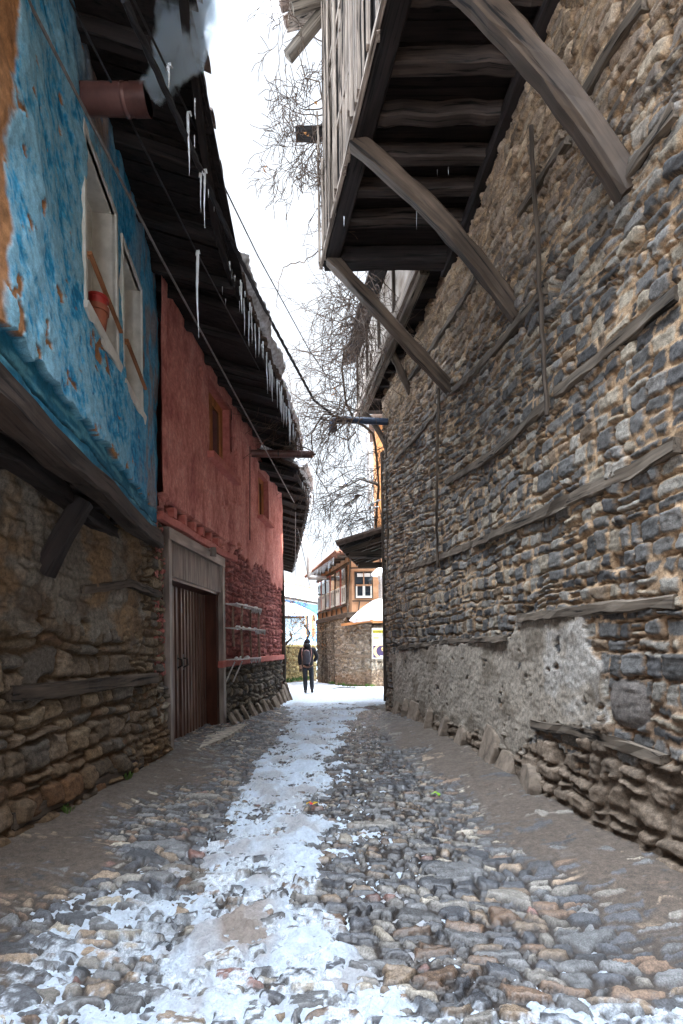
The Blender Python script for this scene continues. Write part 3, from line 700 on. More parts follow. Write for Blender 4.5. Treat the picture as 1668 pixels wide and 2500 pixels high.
# drain spout with elbow
p0 = P(948, 1030, 11.6); p1 = P(822, 1024, 11.6); p2 = P(812, 1030, 11.6); p3 = P(812, 1052, 11.6)
b = MB(); b.tube([p0, p1, p2, p3], [.075, .075, .085, .085], 10); b.build('drain_spout', M['bluegrey'], SH, True)
# ---- kerb slabs leaning on the foot of the wall
def slabstone(x, y, z, w_, h_, t_, rz, lean, mt, name, label, cat, group):
    b = MB(); n = 7; pts = []
    base_ = [(-.5, 0), (.5, 0), (.50, .6), (.42, .93), (.0, 1.0), (-.40, .86), (-.5, .45)]
    base_ = [(a + random.uniform(-.09, .09), c + random.uniform(-.10, .10)) for a, c in base_]
    vs = []
    for s_ in (-.5, .5):
        for a, c in base_:
            q = Vector((s_ * t_ * (1 - .25 * c), a * w_, c * h_)); q = Matrix.Rotation(lean, 3, 'Y') @ q; q = Matrix.Rotation(rz, 3, 'Z') @ q; vs.append(q + Vector((x, y, z)))
    fs = [tuple(range(6, -1, -1)), tuple(range(7, 14))] + [(i, (i + 1) % 7, (i + 1) % 7 + 7, i + 7) for i in range(7)]
    b.add(vs, fs); o = b.build(name, mt); tag(o, label, cat, group)
    bv = o.modifiers.new('bevel', 'BEVEL'); bv.width = .02; bv.segments = 2
    return o
for (u, v, w_, h_) in [(978, 1758, .32, .30), (1000, 1768, .30, .34), (1025, 1782, .32, .36), (1058, 1797, .30, .32), (1095, 1815, .30, .28), (1140, 1838, .28, .26), (1210, 1880, .36, .42), (1255, 1930, .3, .24), (1320, 1975, .34, .22)]:
    x, y, z = on(f_right, u, v); zz = float(g0(A([x - .15]), A([y]))[0])
    slabstone(x - .12, y, zz - .08, w_ * 1.45, h_ * 1.15 + .08, .15, random.uniform(-.3, .3), random.uniform(.12, .38), M['kerb'], 'kerb_stone', 'rough upright guard stone leaning on the foot of the right hand stone wall', 'stone', 'guard stones along the right wall')
# ------------------------------------------------------------------ blue house
BH = empty('blue_house', (-3.2, 4.2, 0), 'blue limewashed house jettied over a rough stone ground floor, nearest on the left', 'house')
ev = [atz(u, v, 6.3) for u, v in [(470, -120), (480, 0), (505, 210), (532, 425), (560, 610), (602, 720), (650, 850), (692, 957), (735, 1095)]]
evp = sorted([(p[1], p[0]) for p in ev]); f_eave = lin([(0.5, evp[0][1])] + evp)
def lowfn(x, y, z, u, v):
    wob = fbm(y * 3.5, z * 3.5, 301, 4) - .5
    d1, e1, b1, r1, g1 = masonry(y, z, 311, .30, .19, .085, .02, .24, .010, .18, .028)
    d2, e2, b2, r2, g2 = masonry(y, z, 331, .17, .115, .05, .03, .26, .008, .2)
    right = (y + wob * .7) > 6.0
    d = np.where(right, d2, d1); body_ = np.where(right, b2, b1); k = np.where(right, r2(4), r1(4)); k2 = np.where(right, r2(5), r1(5))
    pal = A([[.20, .17, .14], [.26, .22, .17], [.16, .155, .15], [.30, .25, .19], [.19, .13, .09]])
    c = pal[np.clip(np.searchsorted([.3, .55, .75, .9], k), 0, 4)] * (.75 + .5 * k2)[:, None]
    c = mixc(c, np.ones_like(c) * A([.15, .11, .075]), sst(.5, .1, body_))
    top = z + wob * .9 + .10 * (y - 4)
    pm = (top > 1.85) & (y + wob < 6.35)
    dp = .055 + (fbm(y * 2.6, z * 2.6, 341, 4) - .5) * .09 + (fbm(y * 14, z * 16, 342, 4) - .5) * .03 + d * .25
    pc = mixc(np.ones_like(c) * A([.30, .22, .145]), np.ones_like(c) * A([.25, .245, .235]), sst(.42, .6, fbm(y * 2.4, z * 2.2, 343, 4)))
    pc = mixc(pc, np.ones_like(c) * A([.12, .085, .06]), sst(.58, .7, fbm(y * 3, z * 3, 344, 4)) * .6)
    d = np.where(pm, dp, d); c = np.where(pm[:, None], pc, c)
    c = mixc(c, c * A([.8, .68, .55]), sst(.9, .2, z + wob)) * A([.70, .64, .56])
    return d + .10 * sst(.9, 0, z), c, np.full(len(y), .9)
wall('ground_floor_wall', f_lowl, 1.6, 7.12, -.1, 3.3, lowfn, M['stone'], BH, -1)
for pts, th in [([(0, 1695), (120, 1685), (250, 1668), (367, 1655)], .14), ([(0, 2010), (120, 1960), (250, 1895), (330, 1862)], .15), ([(180, 1440), (300, 1425), (375, 1452)], .09)]:
    b = MB(); b.bar(onwall(pts, f_lowl, .055, -1), .12, th, jit=.008); b.build('lacing_timber', M['beam'], BH)
# upper wall: streaky blue limewash over mud, flaking
blueholes = [(4.19, 5.03, 4.42, 5.86), (5.28, 6.03, 4.36, 5.80)]
def bluefn(x, y, z, u, v):
    n1 = fbm(y * 4, z * 3.2, 401, 5); n2 = fbm(y * 11 + z * 3, z * 8, 402, 6, .6); n3 = fbm(y * 34 + z * 10, z * 26, 403, 4, .6); n4 = fbm(y * 1.3, z * 1.1, 404, 4)
    t = sst(.30, .68, n2 * .42 + n3 * .34 + n1 * .26 + n4 * .12 - .02 + .06 * sst(5.3, 3.4, y))
    deep = A([.006, .17, .36]); mid = A([.016, .30, .57]); pale = A([.25, .49, .63])
    c = mixc(np.ones((len(y), 3)) * deep, np.ones((len(y), 3)) * mid, sst(.2, .6, t))
    c = mixc(c, np.ones_like(c) * pale, sst(.50, 1.0, t) * (.88 - .45 * sst(4.6, 6.2, y)))
    farv = sst(5.3, 6.4, y); c = mixc(c, np.ones_like(c) * A([.13, .26, .36]), farv * .3)
    c = mixc(c, np.ones_like(c) * A([.28, .16, .09]), sst(.56, .66, fbm(y * 5, z * 1.4, 405, 4)) * farv * .6)
    d = .012 + (n1 - .5) * .045 + (n2 - .5) * .022 + (n4 - .5) * .10
    # flaked edge and spots: bare mud
    flake = fbm(y * 8, z * 8, 406, 5)
    edge = sst(2.95, 2.91, y + (fbm(y * 6, z * 5, 407, 4) - .5) * .20 - .07 * (z - 4.9))
    spot = sst(.78, .80, flake + .06 * sst(4.0, 3, y) + .12 * sst(.35, 0, abs(z - 3.42)) )
    topm = sst(5.95, 6.2, z + (flake - .5) * .9) * sst(3.8, 4.6, y) * sst(5.0, 4.6, y) * .8
    sill = ((y > 4.25) & (y < 4.8) & (z < 4.35) & (z > 4.12) & (flake > .52)) * 1.
    mk = np.clip(np.maximum.reduce([edge, spot, topm, sill]), 0, 1)
    mudc_ = A([.34, .17, .075])[None, :] * (.55 + .9 * fbm(y * 18, z * 18, 408, 4))[:, None]
    c = mixc(c, mudc_, mk); d = d - .012 * mk
    # timber sill plank painted blue along the foot
    lip = 3.42 + (fbm(y * 7, z * 0, 409, 4) - .5) * .12
    pl = z < lip
    crack = sst(.012, .004, abs(z - 3.27 - (fbm(y * 3, z * 0, 410, 3) - .5) * .08))
    d = np.where(pl, -.012 - .02 * crack, d + .018)
    c = np.where(pl[:, None], mixc(np.ones_like(c) * A([.012, .15, .26]), np.ones_like(c) * A([.10, .33, .45]), sst(.45, .7, fbm(y * 3.5, z * 20, 411, 4))) * (1 - .85 * crack)[:, None], c)
    return d, c, np.full(len(y), .8)
wall('upper_wall', f_blue, 2.62, 6.93, 3.12, 6.68, bluefn, M['plaster'], BH, -1, ystep=(.010, .018), zstep=.012, holes=blueholes)
b = MB(); b.bar([(float(f_blue(q)) - .03, q, 3.03 + .02 * math.sin(q * 3)) for q in np.linspace(1.2, 6.98, 22)], .2, .2, jit=.012); b.build('jetty_beam', M['joist'], BH)
b = MB(); b.bar([(float(f_blue(q)) - .30, q, 2.93 + .02 * math.sin(q * 2)) for q in np.linspace(1.2, 6.6, 22)], .16, .14, jit=.015); b.build('inner_beam', M['dark'], BH)
b = MB(); b.slab([(float(f_blue(1)) - .02, 1.0, 3.16), (float(f_blue(6.98)) - .02, 6.98, 3.16), (-3.2, 6.98, 3.16), (-3.2, 1.0, 3.16)], .05); b.build('jetty_floor', M['dark'], BH)
for q in np.arange(1.5, 6.9, .6):
    b = MB(); b.bar([(float(f_blue(q)) - .05, q, 3.05), (-3.0, q, 3.05)], .12, .13, jit=.008); b.build('jetty_joist', M['dark'], BH)
x, y, z = on(f_lowl, 98, 1400)
b = MB(); b.bar([(x + .03, y, z), (x + .22, y + .0, z + .35), P(205, 1222, y + .05)], .15, .15, jit=.008); b.build('diagonal_brace', M['dark'], BH)
b = MB(); b.bar([(float(f_blue(2.55)) - .01, 2.55, 3.1), (float(f_blue(2.55)) - .01, 2.55, 6.6)], .16, .16, jit=.006); b.build('corner_post', M['beam'], BH)
b = MB(); b.prism([(float(f_blue(1.0)) - .42, 1.0), (float(f_blue(6.9)) - .42, 6.9), (-6, 6.9), (-6, .5), (-1.95, .5)], 3.18, 6.7); b.prism([(float(f_lowl(1.0)) - .2, 1.0), (float(f_lowl(6.9)) - .2, 6.9), (-6, 6.9), (-6, -9.0), (-2.9, -9.0)], -.2, 3.1); b.build('house_core', M['brown_render'], BH)
b = MB(); b.prism([(float(f_blue(1.0)) - .01, 1.0), (float(f_blue(2.62)) - .01, 2.62), (-2.6, 2.62), (-2.6, 1.0)], 3.12, 6.6); b.build('end_wall', M['brown_render'], BH)
def wframe(f, y, off): return Vector((float(f(y)) + off, y, 0))
def deep_window(parent, f, y0, y1, z0, z1, dep, framemat, revealmat, name='window', sash=.05, trim=.05, trimmat=None, glassmat=None, mull=1):
    """a window set back in the wall: trim, reveal, sash frame, glass"""
    wn = MB()
    a = wframe(f, y0, 0); c = wframe(f, y1, 0)
    t = (c - a).normalized(); nn = Vector((t.y, -t.x, 0))      # towards +x
    def pt(q, z, o): p = a + t * q + nn * o; return (p.x, p.y, z)
    W = (c - a).length
    # reveal: four thin boards
    th = .02
    for (q0, q1, za, zb) in [(-th, 0, z0 - th, z1 + th), (W, W + th, z0 - th, z1 + th), (0, W, z0 - th, z0), (0, W, z1, z1 + th)]:
        vs = [pt(q, z, o) for z in (za, zb) for (q, o) in ((q0, .015), (q1, .015), (q1, -dep), (q0, -dep))]
        wn.add(vs, [(0, 1, 2, 3), (7, 6, 5, 4), (0, 4, 5, 1), (1, 5, 6, 2), (2, 6, 7, 3), (3, 7, 4, 0)])
    w_ = wn.build(name, revealmat, parent)
    def rail(mb, q0, q1, za, zb, o0, o1):
        vs = [pt(q, z, o) for z in (za, zb) for (q, o) in ((q0, o1), (q1, o1), (q1, o0), (q0, o0))]
        mb.add(vs, [(0, 1, 2, 3), (7, 6, 5, 4), (0, 4, 5, 1), (1, 5, 6, 2), (2, 6, 7, 3), (3, 7, 4, 0)], [(p[2] + random.random() * .001, p[0], p[1]) for p in vs])
    if trim:
        tm = MB()
        for (q0, q1, za, zb) in [(-trim, 0, z0 - trim * .2, z1 + trim), (W, W + trim, z0 - trim * .2, z1 + trim), (0, W, z1, z1 + trim)]:
            rail(tm, q0, q1, za, zb, -.01, .035)
        tm.build('trim', trimmat or revealmat, w_)
    fr = MB(); s_ = sash; o0, o1 = -dep + .01, -dep + .06
    rail(fr, 0, s_, z0, z1, o0, o1); rail(fr, W - s_, W, z0, z1, o0, o1); rail(fr, s_, W - s_, z0, z0 + s_, o0, o1); rail(fr, s_, W - s_, z1 - s_, z1, o0, o1)
    for k in range(mull):
        q = W * (k + 1) / (mull + 1); rail(fr, q - s_ * .5, q + s_ * .5, z0 + s_, z1 - s_, o0, o1 + .004)
    fr.build('frame', framemat, w_)
    g = MB(); rail(g, s_ * .5, W - s_ * .5, z0 + s_ * .5, z1 - s_ * .5, o0 + .005, o0 + .012); g.build('pane', glassmat or M['glass'], w_)
    return w_, pt, rail, W
for (ya, yb, za, zb) in blueholes:
    w_, pt, rail, W = deep_window(BH, f_blue, ya, yb, za, zb, .25, M['white'], M['white'], trim=.045)
    sl = MB(); n = 9; L = [pt(-.06 + (W + .14) * i / n, za - .05 - .02 * (i % 2) - random.uniform(0, .05), .045) for i in range(n + 1)]
    top = [pt(-.06 + (W + .14) * i / n, za - .005, .06) for i in range(n + 1)]; bk = [pt(-.06 + (W + .14) * i / n, za - .005, -.05) for i in range(n + 1)]; bb = [pt(-.06 + (W + .14) * i / n, za - .06, -.05) for i in range(n + 1)]
    vs = L + top + bk + bb; m_ = n + 1; fs = []
    for i in range(n):
        for k in range(4): a_ = k * m_ + i; b_ = ((k + 1) % 4) * m_ + i; fs.append((a_, a_ + 1, b_ + 1, b_))
    fs += [(0, m_, 2 * m_, 3 * m_), (n, 3 * m_ + n, 2 * m_ + n, m_ + n)]
    sl.add(vs, fs); sl.build('sill', M['white'], w_)
    rl = MB(); rl.bar([pt(-.03, za + .40, .06), pt(W + .02, za + .30, .06)], .035, .03, jit=.001); rl.build('guard_rail', M['railwood'], w_)
    rl = MB(); rl.bar([pt(.0, za + .40, .06), pt(.0, za + .40, -.06)], .03, .05, jit=.001); rl.build('rail_bracket', M['railwood'], w_)
    if ya < 4.5: POTAT = pt(.42, za, .0)
# stovepipe
p0 = P(190, 246, 4.16); b = MB(); b.tube([(-2.35, 4.16, p0[2] + .02), (-1.62, 4.16, p0[2]), (-1.62, 4.16, p0[2])], [.105, .105, .105], 20)
pp = b.build('stovepipe', M['pipe'], BH, True)
b = MB(); xe = P(362, 255, 4.16)[0]; b.tube([(-1.72, 4.16, p0[2]), (-1.71, 4.16, p0[2]), (-1.69, 4.16, p0[2]), (-1.68, 4.16, p0[2])], [.104, .110, .110, .104], 20, False); b.tube([(-1.64, 4.16, p0[2]), (xe, 4.16, p0[2]), (xe, 4.16, p0[2]), (xe - .3, 4.16, p0[2])], [.108, .108, .098, .098], 20, False); b.build('pipe_collar', M['pipe'], pp, True)
b = MB(); b.tube([(-2.20, 4.16, p0[2]), (-2.06, 4.16, p0[2])], [.16, .13], 14); b.build('pipe_rosette', M['blackm'], BH, True)
PIPE_END = (xe, 4.16, p0[2])

# ---- roofs of the left row: boarding, rafters, ragged tiles, snow
def fe2(y): return f_eave(y)
def leftroof(parent, fw, fe, y0, y1, zw, ze, tilemat, gap=.0):
    b = MB(); y = y0
    while y < y1:                      # boards run across, each a little different
        dy = min(random.uniform(.15, .26), y1 - y + .001); xa = float(fw(y)) - .45; xb = float(fe(y)) - .03 + random.uniform(-.03, .01); s_ = (ze - zw) / (float(fe(y)) - float(fw(y))); s0 = zw - s_ * .45; o = random.uniform(0, .012)
        vs = [(xa, y, s0 + o), (xb, y, ze + o), (xb, y + dy - .01, ze + o), (xa, y + dy - .01, s0 + o)]; vs += [(p[0], p[1], p[2] + .025) for p in vs]
        r0 = random.random() * 20; gs = [(p[0] + r0, p[1], p[2]) for p in vs]
        b.add(vs, [(0, 1, 2, 3), (7, 6, 5, 4), (0, 4, 5, 1), (1, 5, 6, 2), (2, 6, 7, 3), (3, 7, 4, 0)], gs); y += dy
    b.build('eaves_boarding', M['dark'], parent)
    b = MB(); s_ = (ze - zw) / (float(fe(y0)) - float(fw(y0)))
    xr = -6.5
    b.slab([(float(fe(y0)) - .03, y0, ze + .07), (float(fe(y1)) - .03, y1, ze + .07), (xr, y1, ze + .07 + 5 * .45), (xr, y0, ze + .07 + 5 * .45)], .03); b.build('roof_deck', M['dark'], parent)
    q = y0 + .15
    while q < y1:
        r_ = MB(); xa, xb = float(fw(q)) - .2, float(fe(q)) - .08 - random.uniform(0, .06); za = zw + .0 - (ze - zw) * .2
        r_.bar([(xa + (xb - xa) * t, q + random.uniform(-.008, .008), (zw + .09) + (ze - zw - .05) * t - .08 + random.uniform(-.006, .006)) for t in (0, .25, .5, .75, 1)], .10, .13, jit=.008); r_.build('rafter', M['dark'], parent); q += random.uniform(.75, .95)
    b = MB(); b.bar([(float(fe(q)) - .10 + random.uniform(-.01, .01), q, ze - .015 + random.uniform(-.01, .01)) for q in np.linspace(y0, y1, int((y1 - y0) / .3))], .07, .09, jit=.008); b.build('eaves_batten', M['dark'], parent)
    t_ = MB(); q = y0
    while q < y1:
        xe_ = float(fe(q)) + random.uniform(-.03, .035); z_ = ze + .085 + random.uniform(-.015, .015)
        th = random.uniform(-.03, .03); n = 5; ring = []
        for L_ in (0, 1.2):
            for rr, sg in ((.085, 1), (.068, -1)):
                for k in range(n + 1):
                    an = math.pi * k / n * 1.0
                    if sg < 0: an = math.pi - an
                    ring.append((xe_ - L_, q + math.cos(an) * rr + th * L_, z_ + math.sin(an) * rr * .8 + L_ * .44))
        m_ = 2 * (n + 1); fs = [tuple(range(m_ - 1, -1, -1)), tuple(range(m_, 2 * m_))] + [(i, (i + 1) % m_, (i + 1) % m_ + m_, i + m_) for i in range(m_)]
        t_.add(ring, fs); q += random.uniform(.145, .165)
    t_.build('roof_tiles', tilemat, parent)
leftroof(BH, f_blue, fe2, 2.2, 6.95, 6.62, 6.3, M['tiledark'])
def eavesnow(fe, y0, y1, ze, thick, seed, name='eaves_snow', label=None, mt='icesnow'):
    ys = np.arange(y0, y1, .03); K = 15; prof = []
    rows = []
    for q in ys:
        tk = thick * (1 + (float(vn(A([q * 1.7]), A([seed * 1.]), seed)[0]) - .5) * .7) * min(1, (q - y0) * 3 + .25, (y1 - q) * 3 + .25)
        n0 = float(fbm(A([q * 6.]), A([.3]), seed + 1, 3)[0] - .5)
        row = []
        for k in range(K):
            t = k / (K - 1)
            if t < .6:                      # rounded lip
                a = math.pi * t / .6 - math.pi / 2; px = math.cos(a) * tk * .62; pz = (math.sin(a) + 1) * tk * .5
            else: px = -(t - .6) / .4 * 2.6; pz = tk + (t - .6) / .4 * 2.6 * .45
            wob = (float(fbm(A([q * 9.]), A([k * .8]), seed + 3, 3)[0]) - .5) * .07
            row.append((float(fe(q)) - .03 + px + n0 * .08 + wob, q, ze + .15 + pz + wob))
        rows.append(row)
    G = np.array(rows); b = MB(); n, m_ = G.shape[:2]; vs = G.reshape(-1, 3)
    fs = [(i * m_ + j, (i + 1) * m_ + j, (i + 1) * m_ + j + 1, i * m_ + j + 1) for i in range(n - 1) for j in range(m_ - 1)]
    fs += [tuple(range(m_)), tuple(range(n * m_ - 1, (n - 1) * m_ - 1, -1))]
    b.add(vs, fs); o = b.build(name, M[mt], None, True); tag(o, label, 'snow'); return o
# ------------------------------------------------------------------ red house
RH = empty('red_house', (-3.2, 10.5, 0), 'red limewashed house with brown ribbed double door, middle of the left row', 'house')
DY0, DY1, DZ1, DZP = 7.27, 9.82, 3.27, 2.58
redholes = [(DY0, DY1, -.12, DZ1), (9.05, 10.38, 5.02, 6.40), (12.35, 13.25, 4.75, 5.85)]
def redfn(x, y, z, u, v):
    wob = fbm(y * 3, z * 3, 501, 4) - .5
    n1 = fbm(y * 4, z * 2.2, 502, 5); n2 = fbm(y * 18, z * 9, 503, 4)
    pr = A([.56, .215, .175]); pd = A([.36, .11, .095]); pl = A([.68, .34, .285])
    base = mixc(np.ones((len(y), 3)) * pd, np.ones((len(y), 3)) * pr, sst(.25, .55, n1 * .6 + n2 * .4)); base = mixc(base, np.ones_like(base) * pl, sst(.50, .75, n1 * .5 + n2 * .5) * .7)
    c = base.copy(); d = .035 + (n1 - .5) * .03 + (n2 - .5) * .008 + (fbm(y * .7, z * .6, 504, 3) - .5) * .06
    edge = 3.45 + (fbm(y * 2.2, z * 0, 505, 4) - .5) * .7 - .15 * sst(12, 14.5, y)
    rough = z < edge
    d1, e1, b1, r1, g1 = masonry(y, z, 511, .17, .12, .055, .03, .32, .010, .2)
    relief = d1 + (fbm(y * 12, z * 12, 512, 5) - .5) * .05
    d = np.where(rough, relief - .04, d)
    darker = mixc(base * A([.36, .34, .40]), base * A([.70, .66, .70]), np.clip(b1 + (n2 - .5), 0, 1))
    c = np.where(rough[:, None], darker, c)
    low = (z < 1.2 + wob * .05) & (y > 9.8)
    pal = A([[.13, .115, .095], [.17, .15, .12], [.10, .095, .09], [.20, .165, .12]])
    d3, e3, b3, r3, g3 = masonry(y, z, 531, .20, .145, .075, .03, .28, .012, .2, .026)
    cl_ = pal[np.clip(np.searchsorted([.3, .6, .85], r3(4)), 0, 3)] * (.7 + .6 * r3(5))[:, None]
    cl_ = mixc(cl_, np.ones_like(cl_) * A([.05, .04, .03]), sst(.4, .05, b3))
    low2 = (z < 1.15 + wob * .3) & (y < 7.3)
    L = low | low2
    d = np.where(L, d3 - .02, d); c = np.where(L[:, None], cl_, c)
    # putlog hollow above the door
    hole = (y > 7.35) & (y < 9.75 + wob) & (z > 3.46) & (z < 3.66 + wob * .05)
    d = np.where(hole, -.16, d); c = np.where(hole[:, None], c * .5, c)
    jt = (z >= 3.66 - wob * .1) & (y < 10.4 + wob * 2); d = np.where(jt, d + .05, d)
    # a small dark hole by the first window, and a pilaster at the near edge
    hx, hy, hz = on(f_red, 477, 907); hh = (abs((y - hy) / .09) ** 2.5 + abs((z - hz) / .12) ** 2.5) < 1 + wob
    d = np.where(hh, -.15, d); c = np.where(hh[:, None], c * .4, c)
    d = d + .05 * ((y < 7.10) & (z > 3.4))
    crk = sst(.010, .003, abs(y - 7.16 - (fbm(y * 0, z * 2.2, 514, 3) - .5) * .10)) * (z > 3.5)
    d = d - .03 * crk; c = c * (1 - .6 * crk)[:, None]
    rr = np.full(len(y), .85)
    return d, c, rr
wall('street_wall', f_red, 6.86, 14.72, -.1, 6.75, redfn, M['plaster'], RH, -1, ystep=(.012, .026), zstep=.014, holes=redholes)
b = MB(); yy = np.linspace(6.95, 14.7, 8)
b.prism([(float(f_red(q)) - .36, float(q)) for q in yy] + [(-6, 14.7), (-6, 6.95)], -.2, 6.75); b.build('house_core', M['redpaint'], RH)
b = MB(); b.prism([(-1.70, 14.66), (-1.70, 14.74), (-3.5, 14.74), (-3.5, 14.66)], -.1, 6.7); b.build('gable_wall', M['redpaint'], RH)
b = MB(); b.bar(onwall([(532, 1622), (600, 1612), (686, 1604)], f_red, .05, -1), .1, .13, jit=.006); b.build('painted_lacing_timber', M['redpaint'], RH)
b = MB(); b.bar([(float(f_red(q)) + .045, q, 3.40 + .012 * math.sin(q * 5)) for q in np.linspace(6.95, 10.6, 12)], .10, .12, jit=.006); b.build('lintel_beam', M['redpaint'], RH)
b = MB(); b.bar([(-1.655, 14.70, 0), (-1.66, 14.70, 3.2), (-1.66, 14.7, 4.3)], .10, .10, jit=.008); b.build('corner_board', M['beam'], RH)
for q in np.arange(7.5, 9.9, .42):
    b = MB(); b.bar([(float(f_red(q)) - .2, q, 3.56), (float(f_red(q)) + .07, q, 3.56)], .12, .15, jit=.008); b.build('joist_end', M['redpaint'], RH)
# door: pale frame, fluted panel, ribbed leaves
def redpt(q, o): # q = y, o = towards street
    dx = float(f_red(q + .02) - f_red(q - .02)) / .04; l_ = math.hypot(1, dx); return (float(f_red(q)) + o / l_, q - o * dx / l_)
def rbox(mb, y0, y1, o0, o1, z0, z1):
    a = redpt(y0, o0); b_ = redpt(y1, o0); c = redpt(y1, o1); d = redpt(y0, o1)
    vs = [(*p, z) for z in (z0, z1) for p in (a, b_, c, d)]; L = 2 if z1 - z0 > abs(y1 - y0) else 1; r0 = random.random() * 9
    gs = [(p[L] + r0, p[0], p[3 - L] if L == 2 else p[2]) for p in vs]
    mb.add(vs, [(0, 1, 2, 3), (7, 6, 5, 4), (0, 4, 5, 1), (1, 5, 6, 2), (2, 6, 7, 3), (3, 7, 4, 0)], gs)
GD = DY0
fr = MB(); rbox(fr, DY0 - .05, DY0 + .05, -.02, .075, -.05, DZ1); rbox(fr, DY1 - .04, DY1 + .08, -.02, .075, .0, DZ1); rbox(fr, DY0 - .05, DY1 + .08, -.02, .085, DZ1 - .14, DZ1 + .03); df = fr.build('door_frame', M['doorframe'], RH)
fr = MB(); rbox(fr, DY1 - .16, DY1 - .04, -.34, -.02, .0, DZP); rbox(fr, DY0 + .05, DY0 + .09, -.34, -.02, .0, DZP); rbox(fr, DY0 + .05, DY1 - .04, -.34, .0, DZP + .005, DZP + .05); fr.build('door_jamb', M['brownpaint'], RH)
pn = MB(); q = DY0 + .05; rbox(pn, DY0 + .05, DY1 - .04, -.02, .02, DZP + .052, DZ1 - .141)
while q < DY1 - .06: rbox(pn, q, q + .022, .02, .036, DZP + .056, DZ1 - .145); q += .042
pn.build('fluted_panel', M['doorframe'], RH)
for (a, c_) in ((DY0 + .09, 8.42), (8.44, DY1 - .16)):
    lf = MB(); q = a; rbox(lf, a, c_, -.31, -.28, .02, DZP)
    while q < c_ - .05: rbox(lf, q + .02, q + .085, -.28, -.235, .02, DZP - .002); q += .145
    lo = lf.build('door_leaf', M['doorleaf'], RH)
    hy = 8.30 if a < 8 else 8.56
    hd = MB(); p = redpt(hy, -.21); hd.tube([(p[0] - .04, p[1], 1.42), (p[0] + .04, p[1], 1.40), (p[0] + .05, p[1], 1.30), (p[0] - .03, p[1], 1.26)], .014, 7); hd.box((p[0] - .03, p[1], 1.35), (.012, .05, .26)); hd.build('handle', M['blackm'], lo)
lm = MB(); p = redpt(8.95, .13); lm.tube([(p[0] - .1, p[1], 3.30), (p[0] + .04, p[1], 3.28)], .03, 8); lm.tube([(p[0] + .04, p[1], 3.33), (p[0] + .04, p[1], 3.18)], [.05, .06], 10); lm.build('door_lamp', M['doorframe'], RH)
st = MB(); st.prism([redpt(DY0 - .1, -.34), redpt(DY1 + .1, -.34), redpt(DY1 + .15, .45), redpt(8.6, .50), redpt(DY0, .30)], -.06, .10)
tag(st.build('door_slab', M['farstone']), 'flat grey stone threshold slab in front of the brown ribbed door', 'doorstep')
w_, pt, rail, W = deep_window(RH, f_red, *redholes[1], .17, M['redwood'], M['redpaint'], trim=.10, trimmat=M['redpaint'], sash=.13)
s_ = MB(); rail(s_, -.12, W + .14, redholes[1][2] - .12, redholes[1][2] - .005, -.1, .22); s_.build('sill', M['redpaint'], w_)
w_, pt, rail, W = deep_window(RH, f_red, *redholes[2], .15, M['redwood'], M['redpaint'], trim=.05, trimmat=M['redpaint'], sash=.10)
s_ = MB(); rail(s_, -.1, W + .12, redholes[2][2] - .08, redholes[2][2] - .005, -.1, .17); s_.build('sill', M['redpaint'], w_)
x, y, z = on(f_red, 612, 1106); b = MB(); b.tube([(x - .3, y, z), (P(763, 1112, y)[0], y, z - .05), (P(763, 1112, y)[0], y, z - .05)], [.085, .085, .085], 14); rp_ = b.build('stovepipe', M['pipe'], RH, True)
b = MB(); xm = P(680, 1108, y)[0]; b.tube([(xm - .01, y, z - .02), (xm + .02, y, z - .02)], .092, 14, False); b.build('pipe_collar', M['blackm'], rp_, True)
b = MB(); b.tube([(on(f_red, 604, q)[0] + .06, on(f_red, 604 , q)[1], on(f_red, 604, q)[2]) for q in (1090, 1150, 1230, 1318)], .010, 5); b.build('wall_wire', M['cable'], RH)
leftroof(RH, f_red, fe2, 7.0, 12.7, 6.66, 6.3, M['tiledark'])
eavesnow(f_eave, 6.3, 9.3, 6.3, .21, 5, label='thick grey icy snow ridge along the eaves above the red house icicles')
eavesnow(f_eave, 9.35, 12.6, 6.3, .12, 9, label='thin pale snow strip at the far end of the red house eaves', mt='snow')
# ------------------------------------------------------------------ third house on the left, mostly eaves
TH = empty('far_left_house', (-3.5, 20, 0), 'house beyond the red house showing only its long snow topped eaves', 'house')
f_w3 = lin([(12.0, -2.0), (14.8, -1.86), (30, -3.6)]); e3 = [atz(755, 1190, 5.9), atz(757, 1235, 5.9)]
f_e3 = lin([(12.3, -.98), (14.0, -.82), (15.5, -.88), (30, -2.75)])
b = MB(); b.box((-1.75, 12.72, 6.32), (1.3, .04, .62)); b.build('gable_board', M['dark'], RH)
leftroof(TH, f_w3, f_e3, 12.35, 29.0, 6.05, 5.80, M['tiledark'])
b = MB(); b.prism([(-1.95, 14.8), (-3.7, 30), (-7, 30), (-6, 14.8)], -.6, 6.1); b.build('house_wall', M['brown_render'], TH)
eavesnow(f_e3, 12.5, 14.6, 5.75, .26, 15, label='rounded grey snow pillow on the eaves corner beyond the red house')
eavesnow(f_e3, 14.7, 28.8, 5.75, .12, 19, label='lumpy snow along the receding eaves of the far left house', mt='snow')
# ------------------------------------------------------------------ far junction
G = lambda y: -.04 * max(0, y - 18)
